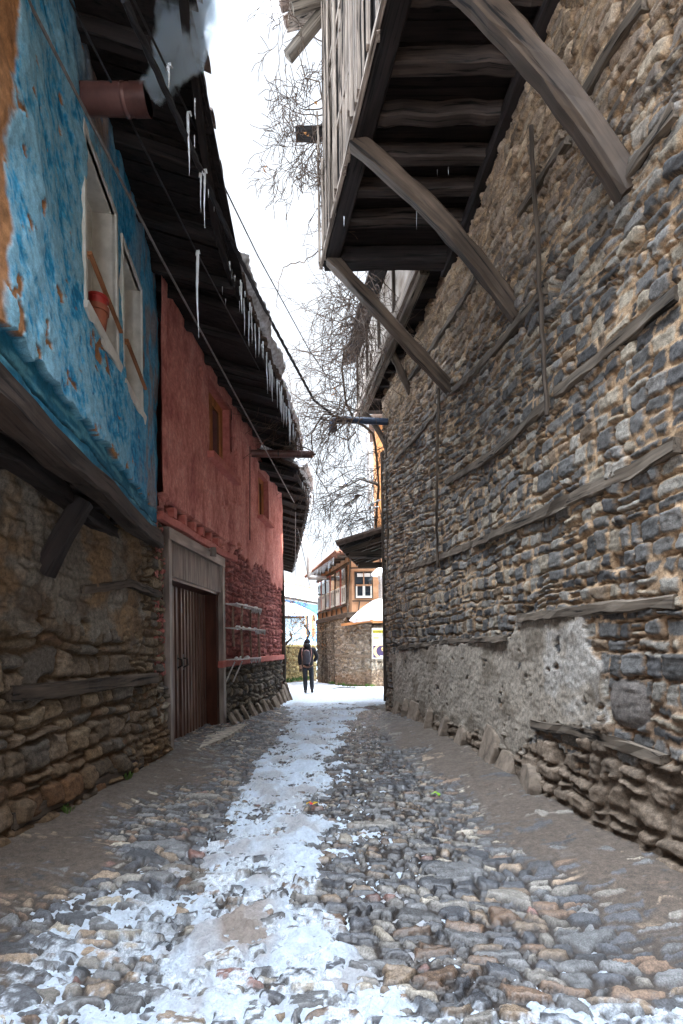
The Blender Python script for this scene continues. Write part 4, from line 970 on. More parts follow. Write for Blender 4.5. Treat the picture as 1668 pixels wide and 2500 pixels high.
# orange timber framed house over a rubble ground floor
OH = empty('timber_framed_house', (2.2, 23.5, G(23)), 'orange timber framed house with many windows above a grey rubble ground floor at the junction', 'house')
c0 = ray(853, 1450)[0] * 21; CN = (c0, 21.0); LF = (ray(777, 1500)[0] * 27.0, 27.0)
b = MB(); b.prism([(CN[0], CN[1] + .1), (6, CN[1] + .1), (6, 28), (LF[0] + .05, 27.0)], -.7, 2.75); b.build('rubble_ground_floor', M['farstone'], OH)
b = MB(); b.prism([(CN[0], CN[1]), (6, CN[1]), (6, 28), LF], 2.9, 5.25); b.build('rendered_upper_wall', M['brown_render'], OH)
b = MB(); b.bar([(LF[0] - .03, 27.0, 2.83), (CN[0] - .03, CN[1] - .03, 2.83), (5.9, CN[1] - .03, 2.83)], .22, .22, jit=.01); b.build('jetty_beam', M['beam'], OH)
b = MB(); b.bar([(CN[0], CN[1] - .02, 2.9), (CN[0], CN[1] - .02, 5.3)], .20, .20, jit=.008); b.build('corner_post', M['beamgrey'], OH)
dv = Vector((LF[0] - CN[0], LF[1] - CN[1], 0)); LL = dv.length; dv.normalize(); nv = Vector((-dv.y, dv.x, 0))
if nv.x > 0: nv = -nv
def lp(s_, z, o): p = Vector((CN[0], CN[1], 0)) + dv * s_ + nv * o; return (p.x, p.y, z)
def lbox(mb, s0, s1, z0, z1, o0, o1):
    vs = [lp(s, z, o) for z in (z0, z1) for s, o in ((s0, o0), (s1, o0), (s1, o1), (s0, o1))]
    mb.add(vs, [(0, 1, 2, 3), (7, 6, 5, 4), (0, 4, 5, 1), (1, 5, 6, 2), (2, 6, 7, 3), (3, 7, 4, 0)])
for k in range(6):
    s0 = .30 + k * .98; s1 = s0 + .66
    fw = MB(); lbox(fw, s0 - .07, s1 + .07, 3.30, 4.88, .0, .06); fo = fw.build('window', M['redpaint' if k % 2 else 'beam'], OH)
    pn = MB(); lbox(pn, s0, s1, 3.36, 4.82, .06, .075); pn.build('pane', M['glass'], fo)
    gl = MB()
    for (a, c_) in ((s0, s0 + .05), (s1 - .05, s1), ((s0 + s1) / 2 - .03, (s0 + s1) / 2 + .03)): lbox(gl, a, c_, 3.36, 4.05, .075, .10)
    lbox(gl, s0, s1, 3.34, 3.42, .075, .11); lbox(gl, s0, s1, 4.02, 4.09, .076, .105); gl.build('white_sash', M['white'], fo)
    if k % 3 == 1:
        cu = MB(); lbox(cu, s0 + .06, s1 - .06, 3.44, 3.9, .076, .082); cu.build('curtain', M['curtain'], fo)
for k in range(8):
    s_ = MB(); q = .02 + k * .98; s_.bar([lp(q + .1, 2.95, .03), lp(q + .1 + random.uniform(-.3, .3), 3.26, .03)], .06, .08, jit=.005); s_.build('wall_stud', M['beam'], OH)
s_ = MB(); s_.bar([lp(-.05, 3.27, .04), lp(LL, 3.27, .04)], .08, .08, jit=.004); s_.build('sill_rail', M['beam'], OH)
s_ = MB(); s_.bar([lp(-.05, 4.95, .04), lp(LL, 4.95, .04)], .08, .10, jit=.004); s_.build('head_rail', M['beam'], OH)
# snow washed plaster under the eaves
s_ = MB(); lbox(s_, .15, 3.0, 5.0, 5.24, .0, .03); s_.build('bleached_plaster', M['whiteplaster'], OH)
# front face
fy = CN[1]
def fbox(mb, x0, x1, z0, z1, o0, o1): mb.box(((x0 + x1) / 2, fy - (o0 + o1) / 2, (z0 + z1) / 2), (x1 - x0, o1 - o0, z1 - z0))
s_ = MB(); fbox(s_, CN[0] + .1, 5.9, 2.96, 5.24, .0, .02); s_.build('orange_render', M['orange'], OH)
x0 = P(869, 1450, fy)[0]; x1 = P(908, 1450, fy)[0]
fw = MB(); fbox(fw, x0 - .05, x1 + .05, 3.50, 4.60, .02, .07); fo = fw.build('window', M['beam'], OH)
pn = MB(); fbox(pn, x0, x1, 3.55, 4.55, .07, .085); pn.build('pane', M['glass'], fo)
gl = MB(); fbox(gl, x0, x0 + .06, 3.55, 4.0, .085, .12); fbox(gl, x1 - .06, x1, 3.55, 4.0, .085, .12); fbox(gl, (x0 + x1) / 2 - .05, (x0 + x1) / 2 + .05, 3.55, 4.0, .085, .12); fbox(gl, x0, x1, 3.52, 3.60, .085, .125); gl.build('white_sash', M['white'], fo)
gl = MB(); fbox(gl, x0, x1, 4.0, 4.07, .085, .12); fbox(gl, (x0 + x1) / 2 - .025, (x0 + x1) / 2 + .025, 4.07, 4.55, .085, .11); gl.build('brown_sash', M['brown_render'], fo)
cu = MB(); fbox(cu, x0 + .06, x1 - .06, 4.38, 4.52, .086, .09); cu.build('curtain', M['curtain'], fo)
for (a, c_) in [((x0 - .35, 3.0), (x0 - .2, 5.2)), ((x0 - .15, 3.4), (x1 + .5, 3.4)), ((x0 + .1, 3.0), (x0 + .15, 3.4)), ((x1 - .1, 3.0), (x1 - .05, 3.4)), ((x1 + .35, 3.0), (x1 + .35, 5.2)), ((x0 - .2, 4.75), (x1 + .5, 4.75)), ((x1 + .4, 4.0), (x1 + 1.2, 5.1)), ((x1 + 1.4, 3.0), (x1 + 1.4, 5.2))]:
    s_ = MB(); s_.bar([(a[0], fy - .035, a[1]), (c_[0], fy - .035, c_[1])], .05, .08, up=(0, 1, 0), jit=.004); s_.build('wall_stud', M['beam'], OH)
# roof
ap = (2.2, 24.5, 7.2)
e_ = [lp(LL + .4, 5.22, .6), (CN[0] - .55, fy - .6, 5.28), (6.5, fy - .6, 5.28), (6.5, 28.6, 5.28)]
b = MB(); b.add([e_[0], e_[1], e_[2], e_[3], ap, (4.5, 24.5, 7.2)], [(0, 1, 4), (1, 2, 5, 4), (2, 3, 5), (3, 0, 4, 5), (3, 2, 1, 0)]); b.build('roof', M['tile'], OH)
for k in range(9):
    s_ = MB(); q = k * .8 - .3; s_.bar([lp(q, 5.16, .55), lp(q, 5.22, -.1)], .09, .10, jit=.004); s_.build('rafter', M['beam'], OH)
b = MB()
def rows(p, q, n, top):
    for i in range(n):
        t = i / (n - 1); a = Vector(p).lerp(Vector(q), t); b.tube([a + Vector((0, 0, .03)), a.lerp(Vector(top), .25) + Vector((0, 0, .05))], .07, 6)
rows(e_[0], e_[1], 34, ap); rows(e_[1], e_[2], 34, (3.3, 24.5, 7.2)); b.build('roof_tiles', M['tile'], OH)
fp = MB(); q = lp(3.9, 4.85, 0); q1 = lp(3.9, 4.85, .9); fp.tube([q, q1, (q1[0], q1[1], 4.95), (q1[0], q1[1], 6.25)], .11, 10); fp.tube([(q1[0], q1[1], 6.3), (q1[0], q1[1], 6.5)], [.16, .10], 10); fp.build('stovepipe', M['rackwhite'], OH, True)
s_ = MB(); a = P(777, 1451, 27); s_.bar([(a[0] + .3, 27, a[2]), (a[0] - .85, 27, a[2])], .05, .05); s_.build('wire_bracket', M['blackm'], OH)

# small stone shop with a snow dome
SP = empty('corner_shop', (1.6, 20.4, G(20)), 'low rounded rubble shop under a thick dome of snow, poster on its front', 'shop')
sx0, sy0 = P(849, 1600, 20.95)[0], 20.95; sx1, sy1 = P(908, 1600, 19.6)[0], 19.6
def shopfn(x, y, z, u, v):
    d, e, bd, r, g = rubble(x * 1.0 + y * .4, z, 611, .17, .09, 2.3, .05, .01)
    c = A([[.26, .23, .19], [.36, .32, .26], [.18, .155, .13], [.30, .24, .17]])[np.clip(np.searchsorted([.3, .65, .85], r(4)), 0, 3)]
    return d, c, np.full(len(x), .9)
def panel(name, x0, y0, x1, y1, z0, z1, seed, parent, tint, sz=(.17, .09), band=()):
    L = math.hypot(x1 - x0, y1 - y0); s = np.arange(0, L, .03); z = np.arange(z0, z1 + .015, .03); Sg, Zg = np.meshgrid(s, z); s_ = Sg.ravel(); z_ = Zg.ravel()
    d, e, bd, r, g = rubble(s_, z_, seed, sz[0], sz[1], 2.3, .06, .02)
    pal = A([[.26, .23, .19], [.40, .36, .30], [.17, .15, .13], [.31, .25, .18]]) * tint
    c = pal[np.clip(np.searchsorted([.3, .65, .85], r(4)), 0, 3)] * (.7 + .5 * r(5))[:, None]; c = mixc(c, np.ones_like(c) * A([.36, .30, .22]) * tint, sst(.35, .1, bd))
    c = mixc(c, np.ones_like(c) * A([.28, .17, .10]), sst(.55, .0, z_ - z0 - .5 + (fbm(s_ * 2, z_ * 2, seed + 5, 3) - .5)) * .5)
    st = sst(.55, .68, fbm(s_ * 1.5, z_ * .3, seed + 6, 3)); c = c * (1 - .5 * st)[:, None]
    for zb in band:
        m_ = abs(z_ - zb) < .05; c = np.where(m_[:, None], A([.20, .16, .12]), c); d = np.where(m_, .05, d)
    nx, ny = (y1 - y0) / L, -(x1 - x0) / L
    if ny > 0: nx, ny = -nx, -ny
    X = (x0 + (x1 - x0) * s_ / L + nx * d); Y = (y0 + (y1 - y0) * s_ / L + ny * d)
    return grid_obj(name, X.reshape(Sg.shape), Y.reshape(Sg.shape), Zg, None, c, np.full(len(s_), .9), M['stone'], parent)
panel('rubble_facing', LF[0] - .06, LF[1] - .0, CN[0] - .06, CN[1] - .0, -.7, 2.75, 621, OH, .95, band=(1.2, 2.3))
panel('rubble_wall', sx0 - .5, sy0 + .6, sx1, sy1, -.3, 2.4, 631, SP, .9, band=(1.15,))
panel('front_wall', sx1 - .02, sy1, sx1 + 3.5, sy1, -.3, 2.3, 641, SP, 1.15)
b = MB(); b.prism([(sx0 + .1, sy0 + .1), (sx1 + .06, sy1 + .08), (sx1 + 3.5, sy1 + .08), (sx1 + 3.5, 20.9), (sx0 + .1, 20.98)], -.3, 2.35); b.build('shop_core', M['farstoneb'], SP)
b = MB(); b.bar([(sx0 - .2, sy0 - .05, 2.42), (sx1 - .0, sy1 - .25, 2.52), (sx1 + .02, sy1 - .28, 2.47), (sx1 + 3.4, sy1 - .28, 2.47)], .12, .10, jit=.004); b.build('fascia', M['amberorange'], SP)
px = P(953, 1600, sy1)[0]; b = MB(); b.bar([(px + .05, sy1 - .1, -.1), (px + .05, sy1 - .1, 2.45)], .14, .14); b.build('orange_post', M['orange'], SP)
# snow dome: a lofted pillow
b = MB(); n = 44; rings = 9; cxs, cys = sx1 + 1.15, sy1 + .75; vs = []; fs = []
for k in range(rings):
    t = k / (rings - 1); rr = [1.0, 1.03, .98, .86, .70, .55, .40, .30, .02][k]; zz = [2.50, 2.60, 2.74, 2.95, 3.15, 3.32, 3.42, 3.58, 3.66][k]
    for j in range(n):
        th = 2 * math.pi * j / n; cx_ = math.copysign(abs(math.cos(th)) ** .75, math.cos(th)); sy_ = math.copysign(abs(math.sin(th)) ** .75, math.sin(th))
        wv = 1 + .04 * math.sin(th * 3 + 1) + .02 * math.sin(th * 7)
        vs.append((cxs + 1.95 * rr * cx_ * wv, cys + 1.15 * rr * sy_ * wv, zz + .04 * math.sin(th * 5 + k)))
for k in range(rings - 1):
    for j in range(n): fs.append((k * n + j, k * n + (j + 1) % n, (k + 1) * n + (j + 1) % n, (k + 1) * n + j))
fs.append(tuple(range(n - 1, -1, -1))); fs.append(tuple(range((rings - 1) * n, rings * n))); b.add(vs, fs)
tag(b.build('roof_snow', M['snow'], None, True), 'thick smooth white snow dome on the low corner shop roof', 'snow')
b = MB(); c_ = P(932, 1440, 20.0); b.tube([(c_[0], 20.0, 3.4), (c_[0], 20.0, 3.95)], .12, 10); b.build('chimney_pipe', M['rackwhite'], SP, True)
# snow capped lantern over the shop
LN = empty('street_lantern', (P(932, 1400, 19.9)[0], 19.9, 3.9), 'white lantern thick with snow above the shop roof', 'lantern')
c_ = LN.location
b = MB(); b.tube([(c_[0], 19.9, 3.95), (c_[0], 19.9, 4.30)], [.09, .17], 6); b.build('lantern_glass', M['rackwhite'], LN)
b = MB(); b.tube([(c_[0] , 19.9, 4.27), (c_[0], 19.9, 4.34), (c_[0], 19.9, 4.5), (c_[0], 19.9, 4.62), (c_[0], 19.9, 4.8)], [.40, .42, .26, .10, .03], 10); b.build('snow_cap', M['snow'], LN, True)
b = MB(); b.tube([(c_[0], 19.9, 4.62), (c_[0] - .05, 19.9, 4.95), (c_[0] + .5, 20.2, 5.1), (c_[0] + 1.2, 20.9, 4.7)], .02, 5); b.build('bracket', M['blackm'], LN)
WL = empty('wall_lantern', (P(950, 1557, 19.4)[0], 19.4, 1.9), 'small dark lantern fixed beside the shop poster', 'lantern')
a = WL.location; b = MB(); b.tube([(a[0], 19.4, 1.78), (a[0], 19.4, 1.98)], [.05, .085], 6); b.build('lantern_glass', M['rackwhite'], WL)
b = MB(); b.tube([(a[0], 19.4, 1.98), (a[0], 19.4, 2.06)], [.11, .02], 6); b.tube([(a[0], 19.4, 2.04), (a[0] + .02, 19.6, 2.10)], .012, 5); b.tube([(a[0], 19.4, 1.72), (a[0], 19.4, 1.78)], [.02, .06], 6); b.build('lantern_cap', M['blackm'], WL)
# poster
PO = empty('shop_poster', (P(929, 1600, 19.38)[0], 19.38, 1.1), 'tall paper poster with yellow heading, blue lines of text and a purple crescent picture', 'poster')
pl_, pt_, pr_, pb_ = P(908, 1533, 19.38), P(908, 1533, 19.38), P(950, 1533, 19.38), P(929, 1608, 19.38)
X0, X1, Z1, Z0 = pl_[0], pr_[0], pl_[2], pb_[2]; PW, PH = X1 - X0, Z1 - Z0; Yp = 19.38
b = MB(); b.box(((X0 + X1) / 2, Yp, (Z0 + Z1) / 2), (PW, .03, PH)); b.build('poster_board', M['poster'], PO)
def prect(name, a, b0, c, d, m_, o=.018):
    r = MB(); r.box((X0 + (a + c) / 2 * PW, Yp - o, Z1 - (b0 + d) / 2 * PH), ((c - a) * PW, .004, (d - b0) * PH)); r.build(name, M[m_], PO)
def ptext(txt, cx_, cz_, w_, h_, m_):
    cu = bpy.data.curves.new('t', 'FONT'); cu.body = txt; cu.size = 1; cu.align_x = 'CENTER'; cu.align_y = 'CENTER'; cu.extrude = .004
    o = bpy.data.objects.new('t', cu); COL.objects.link(o); dg = bpy.context.evaluated_depsgraph_get(); dg.update(); me = bpy.data.meshes.new_from_object(o.evaluated_get(dg)); bpy.data.objects.remove(o)
    co = np.zeros(len(me.vertices) * 3, 'f'); me.vertices.foreach_get('co', co); co = co.reshape(-1, 3); mn, mxx = co.min(0), co.max(0); sc = (mxx - mn); sc[sc == 0] = 1
    q = (co - (mn + mxx) / 2) / sc; out_ = np.stack([X0 + cx_ * PW + q[:, 0] * w_ * PW, np.full(len(co), Yp - .024) - q[:, 2] * .004, Z1 - cz_ * PH + q[:, 1] * h_ * PH], -1)
    me.vertices.foreach_set('co', out_.astype('f').ravel()); me.materials.clear(); me.materials.append(M[m_]); me.update(); link('lettering', me, PO)
prect('heading_band', .06, .08, .94, .17, 'pyellow'); ptext('KIYMETLİM', .5, .125, .84, .075, 'pink')
ptext('%100 ORGANİK', .52, .235, .72, .045, 'pblue'); ptext('VE', .52, .325, .12, .035, 'pblue'); ptext('HELAL SERTİFİKALI', .5, .425, .88, .045, 'pblue'); ptext('ÜRÜNLER', .52, .52, .5, .045, 'pblue')
prect('bread_picture', .08, .29, .40, .36, 'pcream'); prect('bread_picture', .64, .29, .94, .37, 'psoup')
prect('picture_ground', .06, .575, .94, .97, 'ppurple')
b = MB(); n = 30; vs = []
for i in range(n + 1):
    a = math.radians(50 + 250 * i / n); vs.append((X0 + (.46 + .38 * math.cos(a)) * PW, Yp - .0225, Z1 - (.765 * PH) + .38 * PW * math.sin(a)))
for i in range(n + 1):
    a = math.radians(50 + 250 * i / n); vs.append((X0 + (.56 + .32 * math.cos(a)) * PW, Yp - .0225, Z1 - (.755 * PH) + .32 * PW * math.sin(a)))
vs += [(x, y + .003, z) for x, y, z in vs]; k = 2 * (n + 1)
b.add(vs, [(i, i + 1, n + 2 + i, n + 1 + i) for i in range(n)] + [(k + n + 1 + i, k + n + 2 + i, k + i + 1, k + i) for i in range(n)]); b.build('crescent', M['pcream'], PO)
b = MB(); b.tube([(X0 + .66 * PW, Yp - .020, Z1 - .69 * PH), (X0 + .66 * PW, Yp - .024, Z1 - .69 * PH)], .13 * PW, 18); b.build('bowl_picture', M['pcream'], PO)
b = MB(); b.box((X0 + .66 * PW, Yp - .0245, Z1 - .70 * PH), (.24 * PW, .002, .028 * PH)); b.build('soup_picture', M['psoup'], PO)
prect('caption_band', .45, .90, .94, .97, 'poster', .021); ptext('KAHVESİ', .70, .935, .44, .045, 'pink')
# low tiled canopy just beyond the corner pole
NB = empty('next_right_house', (2.2, 15, 0), 'house behind the corner pole with a low tiled canopy and amber upper wall', 'house')
tip = P(828, 1333, 12.7); inn = P(952, 1288, 12.6); t2 = P(872, 1378, 15.6)
b = MB(); poly = [tip, (t2[0], 15.6, tip[2]), (1.9, 15.6, inn[2] + .15), (1.9, 12.6, inn[2] + .15)]; b.slab(poly, .06); b.build('canopy_boarding', M['dark'], NB)
for q in np.arange(12.8, 15.6, .4):
    t = (q - 12.7) / 2.9; xa = tip[0] + (t2[0] - tip[0]) * t + .08; s_ = MB(); s_.bar([(xa, q, tip[2] - .12), (1.9, q, inn[2] + .02)], .09, .11, jit=.006); s_.build('rafter', M['beam'], NB)
b = MB(); b.bar([(tip[0] + .25, 12.75, tip[2] - .22), (1.6, 12.75, tip[2] - .22)], .12, .16, jit=.006); b.bar([(tip[0] + .5, 13.1, tip[2] - .42), (1.6, 13.1, tip[2] - .42)], .12, .14, jit=.006); b.build('canopy_beam', M['beam'], NB)
b = MB()
for q in np.arange(12.6, 15.7, .17):
    t = (q - 12.7) / 2.9; xa = tip[0] + (t2[0] - tip[0]) * t - .06 + random.uniform(-.03, .03); b.tube([(xa, q, tip[2] + .05), (1.9, q, inn[2] + .22)], .075, 7)
b.build('canopy_tiles', M['tiledark'], NB)
b = MB(); b.prism([(1.75, 12.4), (5, 12.4), (5, 16.2), (1.95, 16.2)], -.1, 5.4); b.build('lower_wall', M['farstoneb'], NB)
b = MB(); b.prism([(P(921, 1200, 16.0)[0], 16.0), (5, 16.0), (5, 17.6), (P(921, 1200, 16.0)[0], 17.6)], 5.2, 8.6); b.build('upper_wall', M['amberorange'], NB)
b = MB(); b.slab([(P(905, 1200, 16.0)[0], 15.8, 8.7), (5, 15.8, 9.3), (5, 17.8, 9.3), (P(905, 1200, 16.0)[0], 17.8, 8.7)], .08); b.build('roof', M['tiledark'], NB)
b = MB(); b.tube([P(897, 1060, 15.9), P(900, 1150, 15.9), P(903, 1240, 15.9)], .07, 8); b.build('icy_downpipe', M['icesnow'], NB, True)
# garden wall, low snowy house and blue house at the end of the lane
GWL = MB(); ga = P(688, 1600, 26.5); gb = P(772, 1600, 29.5)
gw = empty('garden_wall', ((ga[0] + gb[0]) / 2, 28, G(28)), 'mossy yellow garden wall closing the lane behind the walker', 'wall')
panel('rubble_face', ga[0], 26.5, gb[0], 29.5, G(29) - .4, 1.55, 651, gw, np.array([1.35, 1.2, .7]), (.2, .1))  # tint raised to stand in for sun that never reaches this face
b = MB(); b.prism([(ga[0], 26.6), (gb[0], 29.6), (gb[0], 30), (ga[0], 27)], G(29) - .4, 1.5); b.build('wall_core', M['gardenwall'], gw)
b = MB(); b.slab([(ga[0] - .1, 26.4, 1.66), (gb[0] + .1, 29.4, 1.66), (gb[0] + .1, 30.1, 1.66), (ga[0] - .1, 27.1, 1.66)], .10); b.build('coping', M['yellow'], gw)
SHs = empty('low_snowy_house', (-3.2, 33, G(33)), 'pale low house with rounded snow roof behind the bare tree', 'house')
a, c_ = P(680, 1500, 33)[0], P(744, 1500, 33)[0]
b = MB(); b.prism([(a, 33), (c_, 33), (c_ - .3, 38), (a - 1, 38)], -1, 3.5); b.build('wall', M['paleblue'], SHs)
b = MB(); n = 12; vs = []
for i in range(n + 1):
    t = i / n; x_ = a - .4 + (c_ - a + .75) * t; z_ = 3.6 + .85 * math.sin(math.pi * min(1, (1 - t) * .62 + .02)) ; vs += [(x_, 32.5, 3.5), (x_, 32.5, z_), (x_, 38, z_ + .3)]
fs = [(3 * i, 3 * i + 3, 3 * i + 4, 3 * i + 1) for i in range(n)] + [(3 * i + 1, 3 * i + 4, 3 * i + 5, 3 * i + 2) for i in range(n)] + [(3 * i, 3 * i + 2, 3 * i + 5, 3 * i + 3) for i in range(n)] + [(0, 1, 2), (3 * n, 3 * n + 2, 3 * n + 1)]
b.add(vs, fs); b.build('snow_roof', M['snow'], SHs, False)
s_ = MB(); s_.box(((a + c_) / 2, 32.95, 3.42), (c_ - a, .1, .12)); s_.build('eaves_board', M['beam'], SHs)
FB = empty('far_blue_house', (-2.6, 42, G(42)), 'sky blue house with tall orange windows and snowy red tiled roof at the lane end', 'house')
a, c_ = P(722, 1500, 38)[0], P(800, 1500, 44)[0]; A0 = Vector((a, 38.2, 0)); A1 = Vector((c_, 44, 0)); dd = (A1 - A0).normalized(); n2_ = Vector((dd.y, -dd.x, 0)); L2 = (A1 - A0).length
def bp_(s, z, o): p = A0 + dd * s + n2_ * o; return (p.x, p.y, z)
def bbox(mb, s0, s1, z0, z1, o0, o1):
    vs = [bp_(s, z, o) for z in (z0, z1) for s, o in ((s0, o0), (s1, o0), (s1, o1), (s0, o1))]
    mb.add(vs, [(0, 1, 2, 3), (7, 6, 5, 4), (0, 4, 5, 1), (1, 5, 6, 2), (2, 6, 7, 3), (3, 7, 4, 0)])
b = MB(); bbox(b, -3, L2, -1.2, 4.9, -4, 0); b.build('wall', M['bluewash'], FB)
b = MB(); bbox(b, -3, L2, -1.2, 1.9, 0.01, .05); b.build('lower_wall', M['paleblue'], FB)
for k in range(5):
    s0 = .35 + k * 1.25; b = MB(); bbox(b, s0, s0 + .62, 2.3, 4.05, .0, .06); wo = b.build('window', M['amberorange'], FB)
    b = MB(); bbox(b, s0 + .10, s0 + .52, 2.4, 3.95, .06, .08); b.build('pane', M['glass'] if k % 2 else M['brown_render'], wo)
b = MB(); p = [bp_(-4, 4.9, .9), bp_(L2 + .3, 4.9, .9), bp_(L2 + .3, 6.6, -2.2), bp_(-4, 6.6, -2.2)]; b.slab(p, .1); b.build('roof', M['dark'], FB)
b = MB(); p = [bp_(-4, 5.0, .85), bp_(L2 + .3, 5.0, .85), bp_(L2 + .3, 6.3, -1.5), bp_(-4, 6.3, -1.5)]; b.slab([(x, y, z + .22) for x, y, z in p], .24); b.build('roof_snow', M['snow'], FB)
b = MB(); p = [bp_(-4, 6.5, -1.4), bp_(L2 + .3, 6.5, -1.4), bp_(L2 + .3, 7.0, -2.3), bp_(-4, 7.0, -2.3)]; b.slab([(x, y, z + .1) for x, y, z in p], .15); b.build('ridge_tiles', M['tile'], FB)
# ------------------------------------------------------------------ flowerpot on the sill
px_, py_, pz_ = POTAT
PT = empty('flowerpot', POTAT, 'small clay flowerpot with red rim behind the window guard rail', 'flowerpot')
b = MB(); b.tube([(px_ - .02, py_, pz_ - .0), (px_ - .02, py_, pz_ + .19), (px_ - .02, py_, pz_ + .19), (px_ - .02, py_, pz_ + .24)], [.06, .085, .095, .098], 18); b.build('pot_body', M['pot'], PT, True)
b = MB(); b.tube([(px_ - .02, py_, pz_ + .24), (px_ - .02, py_, pz_ + .31), (px_ - .02, py_, pz_ + .31), (px_ - .02, py_, pz_ + .33)], [.075, .085, .094, .094], 18); b.build('inner_pot', M['potred'], PT, True)
# ------------------------------------------------------------------ wall rack by the door
RK = empty('wall_rack', (*redpt(10.6, .2), 1.2), 'three tier rusty metal display rack with snow dusted shelves beside the brown door', 'rack')
for (za, y0_, y1_, o_) in [(2.42, 9.95, 11.65, .30), (1.95, 9.9, 11.8, .34), (1.33, 9.9, 11.55, .30)]:
    s_ = MB(); rbox(s_, y0_, y1_, .06, .08, za, za + .025); rbox(s_, y0_, y1_, o_ - .02, o_, za, za + .025)
    q = y0_
    while q < y1_: rbox(s_, q, q + .035, .08, o_ - .02, za + .004, za + .02); q += .075
    so_ = s_.build('shelf', M['rackwhite'], RK)
    s_ = MB(); q = y1_ - .75
    while q < y1_: s_.tube([(*redpt(q, o_ - .01), za), (*redpt(q, o_ - .01), za - .05 - random.random() * .07)], [.016, .006], 5); q += .05
    s_.build('icy_fringe', M['icesnow'], so_)
    s_ = MB(); q = y0_ + .4
    while q < y1_ - .1:
        s_.tube([(*redpt(q, .12 + random.random() * .1), za + .024), (*redpt(q + .02, .15), za + .05)], [.05, .03], 7); q += random.uniform(.15, .5)
    s_.build('snow_dusting', M['snow'], so_)['kind'] = 'stuff'
for (q, o_, z0_, z1_) in [(10.35, .26, 1.35, 2.42), (11.5, .27, 1.33, 2.44), (10.35, .08, 1.6, 2.42), (11.5, .08, 1.33, 2.44)]:
    s_ = MB(); s_.bar([(*redpt(q, o_), z0_), (*redpt(q + .03, o_ - .03), (z0_ + z1_) / 2), (*redpt(q, o_), z1_)], .04, .04, up=(0, 1, 0), jit=.002); s_.build('upright', M['rust'], RK)
for q in (10.0, 10.45):
    s_ = MB(); s_.tube([(*redpt(q, .02), .88), (*redpt(q, .10), 1.05), (*redpt(q, .22), 1.30)], .014, 6); s_.build('bracket', M['rackwhite'], RK)
# ------------------------------------------------------------------ guard stones, left
for i, (y, w_, h_, ln) in enumerate([(10.0, .34, .26, .5), (10.35, .30, .30, .5), (10.8, .36, .36, .45), (11.3, .34, .40, .45), (11.8, .32, .32, .45), (12.25, .30, .34, .4), (12.7, .34, .28, .4), (13.2, .36, .34, .4), (13.7, .4, .42, .35), (14.1, .4, .44, .3), (14.45, .36, .52, .3), (14.75, .34, .60, .3)]):
    zz = float(g0(A([float(f_red(y)) + .25]), A([y]))[0])
    slabstone(float(f_red(y)) + .24, y, zz - .06, w_, h_ + .04, .09, random.uniform(-.25, .25), -ln, M['kerb'], 'kerb_stone', 'thin upright guard slab leaning on the foot of the red house wall', 'stone', 'guard slabs along the red house')
# ------------------------------------------------------------------ cables
def cable(pts, rad, label, mt='cable', twist=False, sag=0.0, n=26):
    """pts: world points; interpolated with sag"""
    out_ = []
    for i in range(len(pts) - 1):
        for k in range(n):
            t = k / n; p = Vector(pts[i]).lerp(Vector(pts[i + 1]), t); p.z -= sag * 4 * t * (1 - t); out_.append(p)
    out_.append(Vector(pts[-1]))
    b = MB()
    if twist:
        for ph in (0, 2.09, 4.19):
            q = []; L = 0
            for i, p in enumerate(out_):
                if i: L += (p - out_[i - 1]).length
                q.append(p + Vector((math.cos(L * 9 + ph), 0, math.sin(L * 9 + ph))) * rad * .9)
            b.tube(q, rad, 6)
    else: b.tube(out_, rad, 6)
    return tag(b.build('overhead_cable', M[mt], None, True), label, 'cable')
cable([P(66, -5, 3.16), P(391, 625, 5.15), P(718, 1226, 13.6)], .013, 'pale grey conduit like cable running closest along the blue and red house fronts', 'conduit')
cable([P(165, -12, 3.6), P(479, 614, 5.4), P(663, 957, 10.0), P(759, 1132, 14.5), P(852, 1290, 20.8)], .0095, 'thin cable carrying the longest icicle, running the whole length of the lane')
cable([P(303, -3, 3.2), P(410, 234, 3.9), P(489, 412, 4.8), P(585, 628, 6.0), P(665, 790, 8.0), P(766, 976, 10.6), P(815, 1015, 11.6)], .015, 'thick twisted black cable crossing the sky towards the drain spout', twist=True, n=60)
cable([P(322, -10, 3.4), P(463, 282, 4.5), P(630, 625, 7.3), P(755, 854, 10), P(860, 1010, 13)], .0095, 'thin straight cable furthest right, crossing the bare vine')
0 and cable([P(295, -10, 3.3), P(350, 120, 3.6), P(455, 345, 4.4), P(489, 412, 4.8)], .007, 'thin slack wire hanging beside the thick twisted cable at the top')
cable([P(727, 1290, 15), P(745, 1370, 19), P(762, 1460, 27)], .012, 'short wire dropping from the far left eaves to the wire bracket')
cable([P(722, 1250, 15.2), P(721, 1410, 20)], .010, 'vertical pale wire hanging under the far left eaves', 'conduit')
cable([P(893, 1205, 16.5), P(845, 1300, 19), P(802, 1367, 25)], .012, 'wire slanting down from the vine to the timber framed house roof')
cable([P(693, 1432, 15.5), P(733, 1433, 17.5)], .02, 'short horizontal bracket wire with insulators below the far eaves')
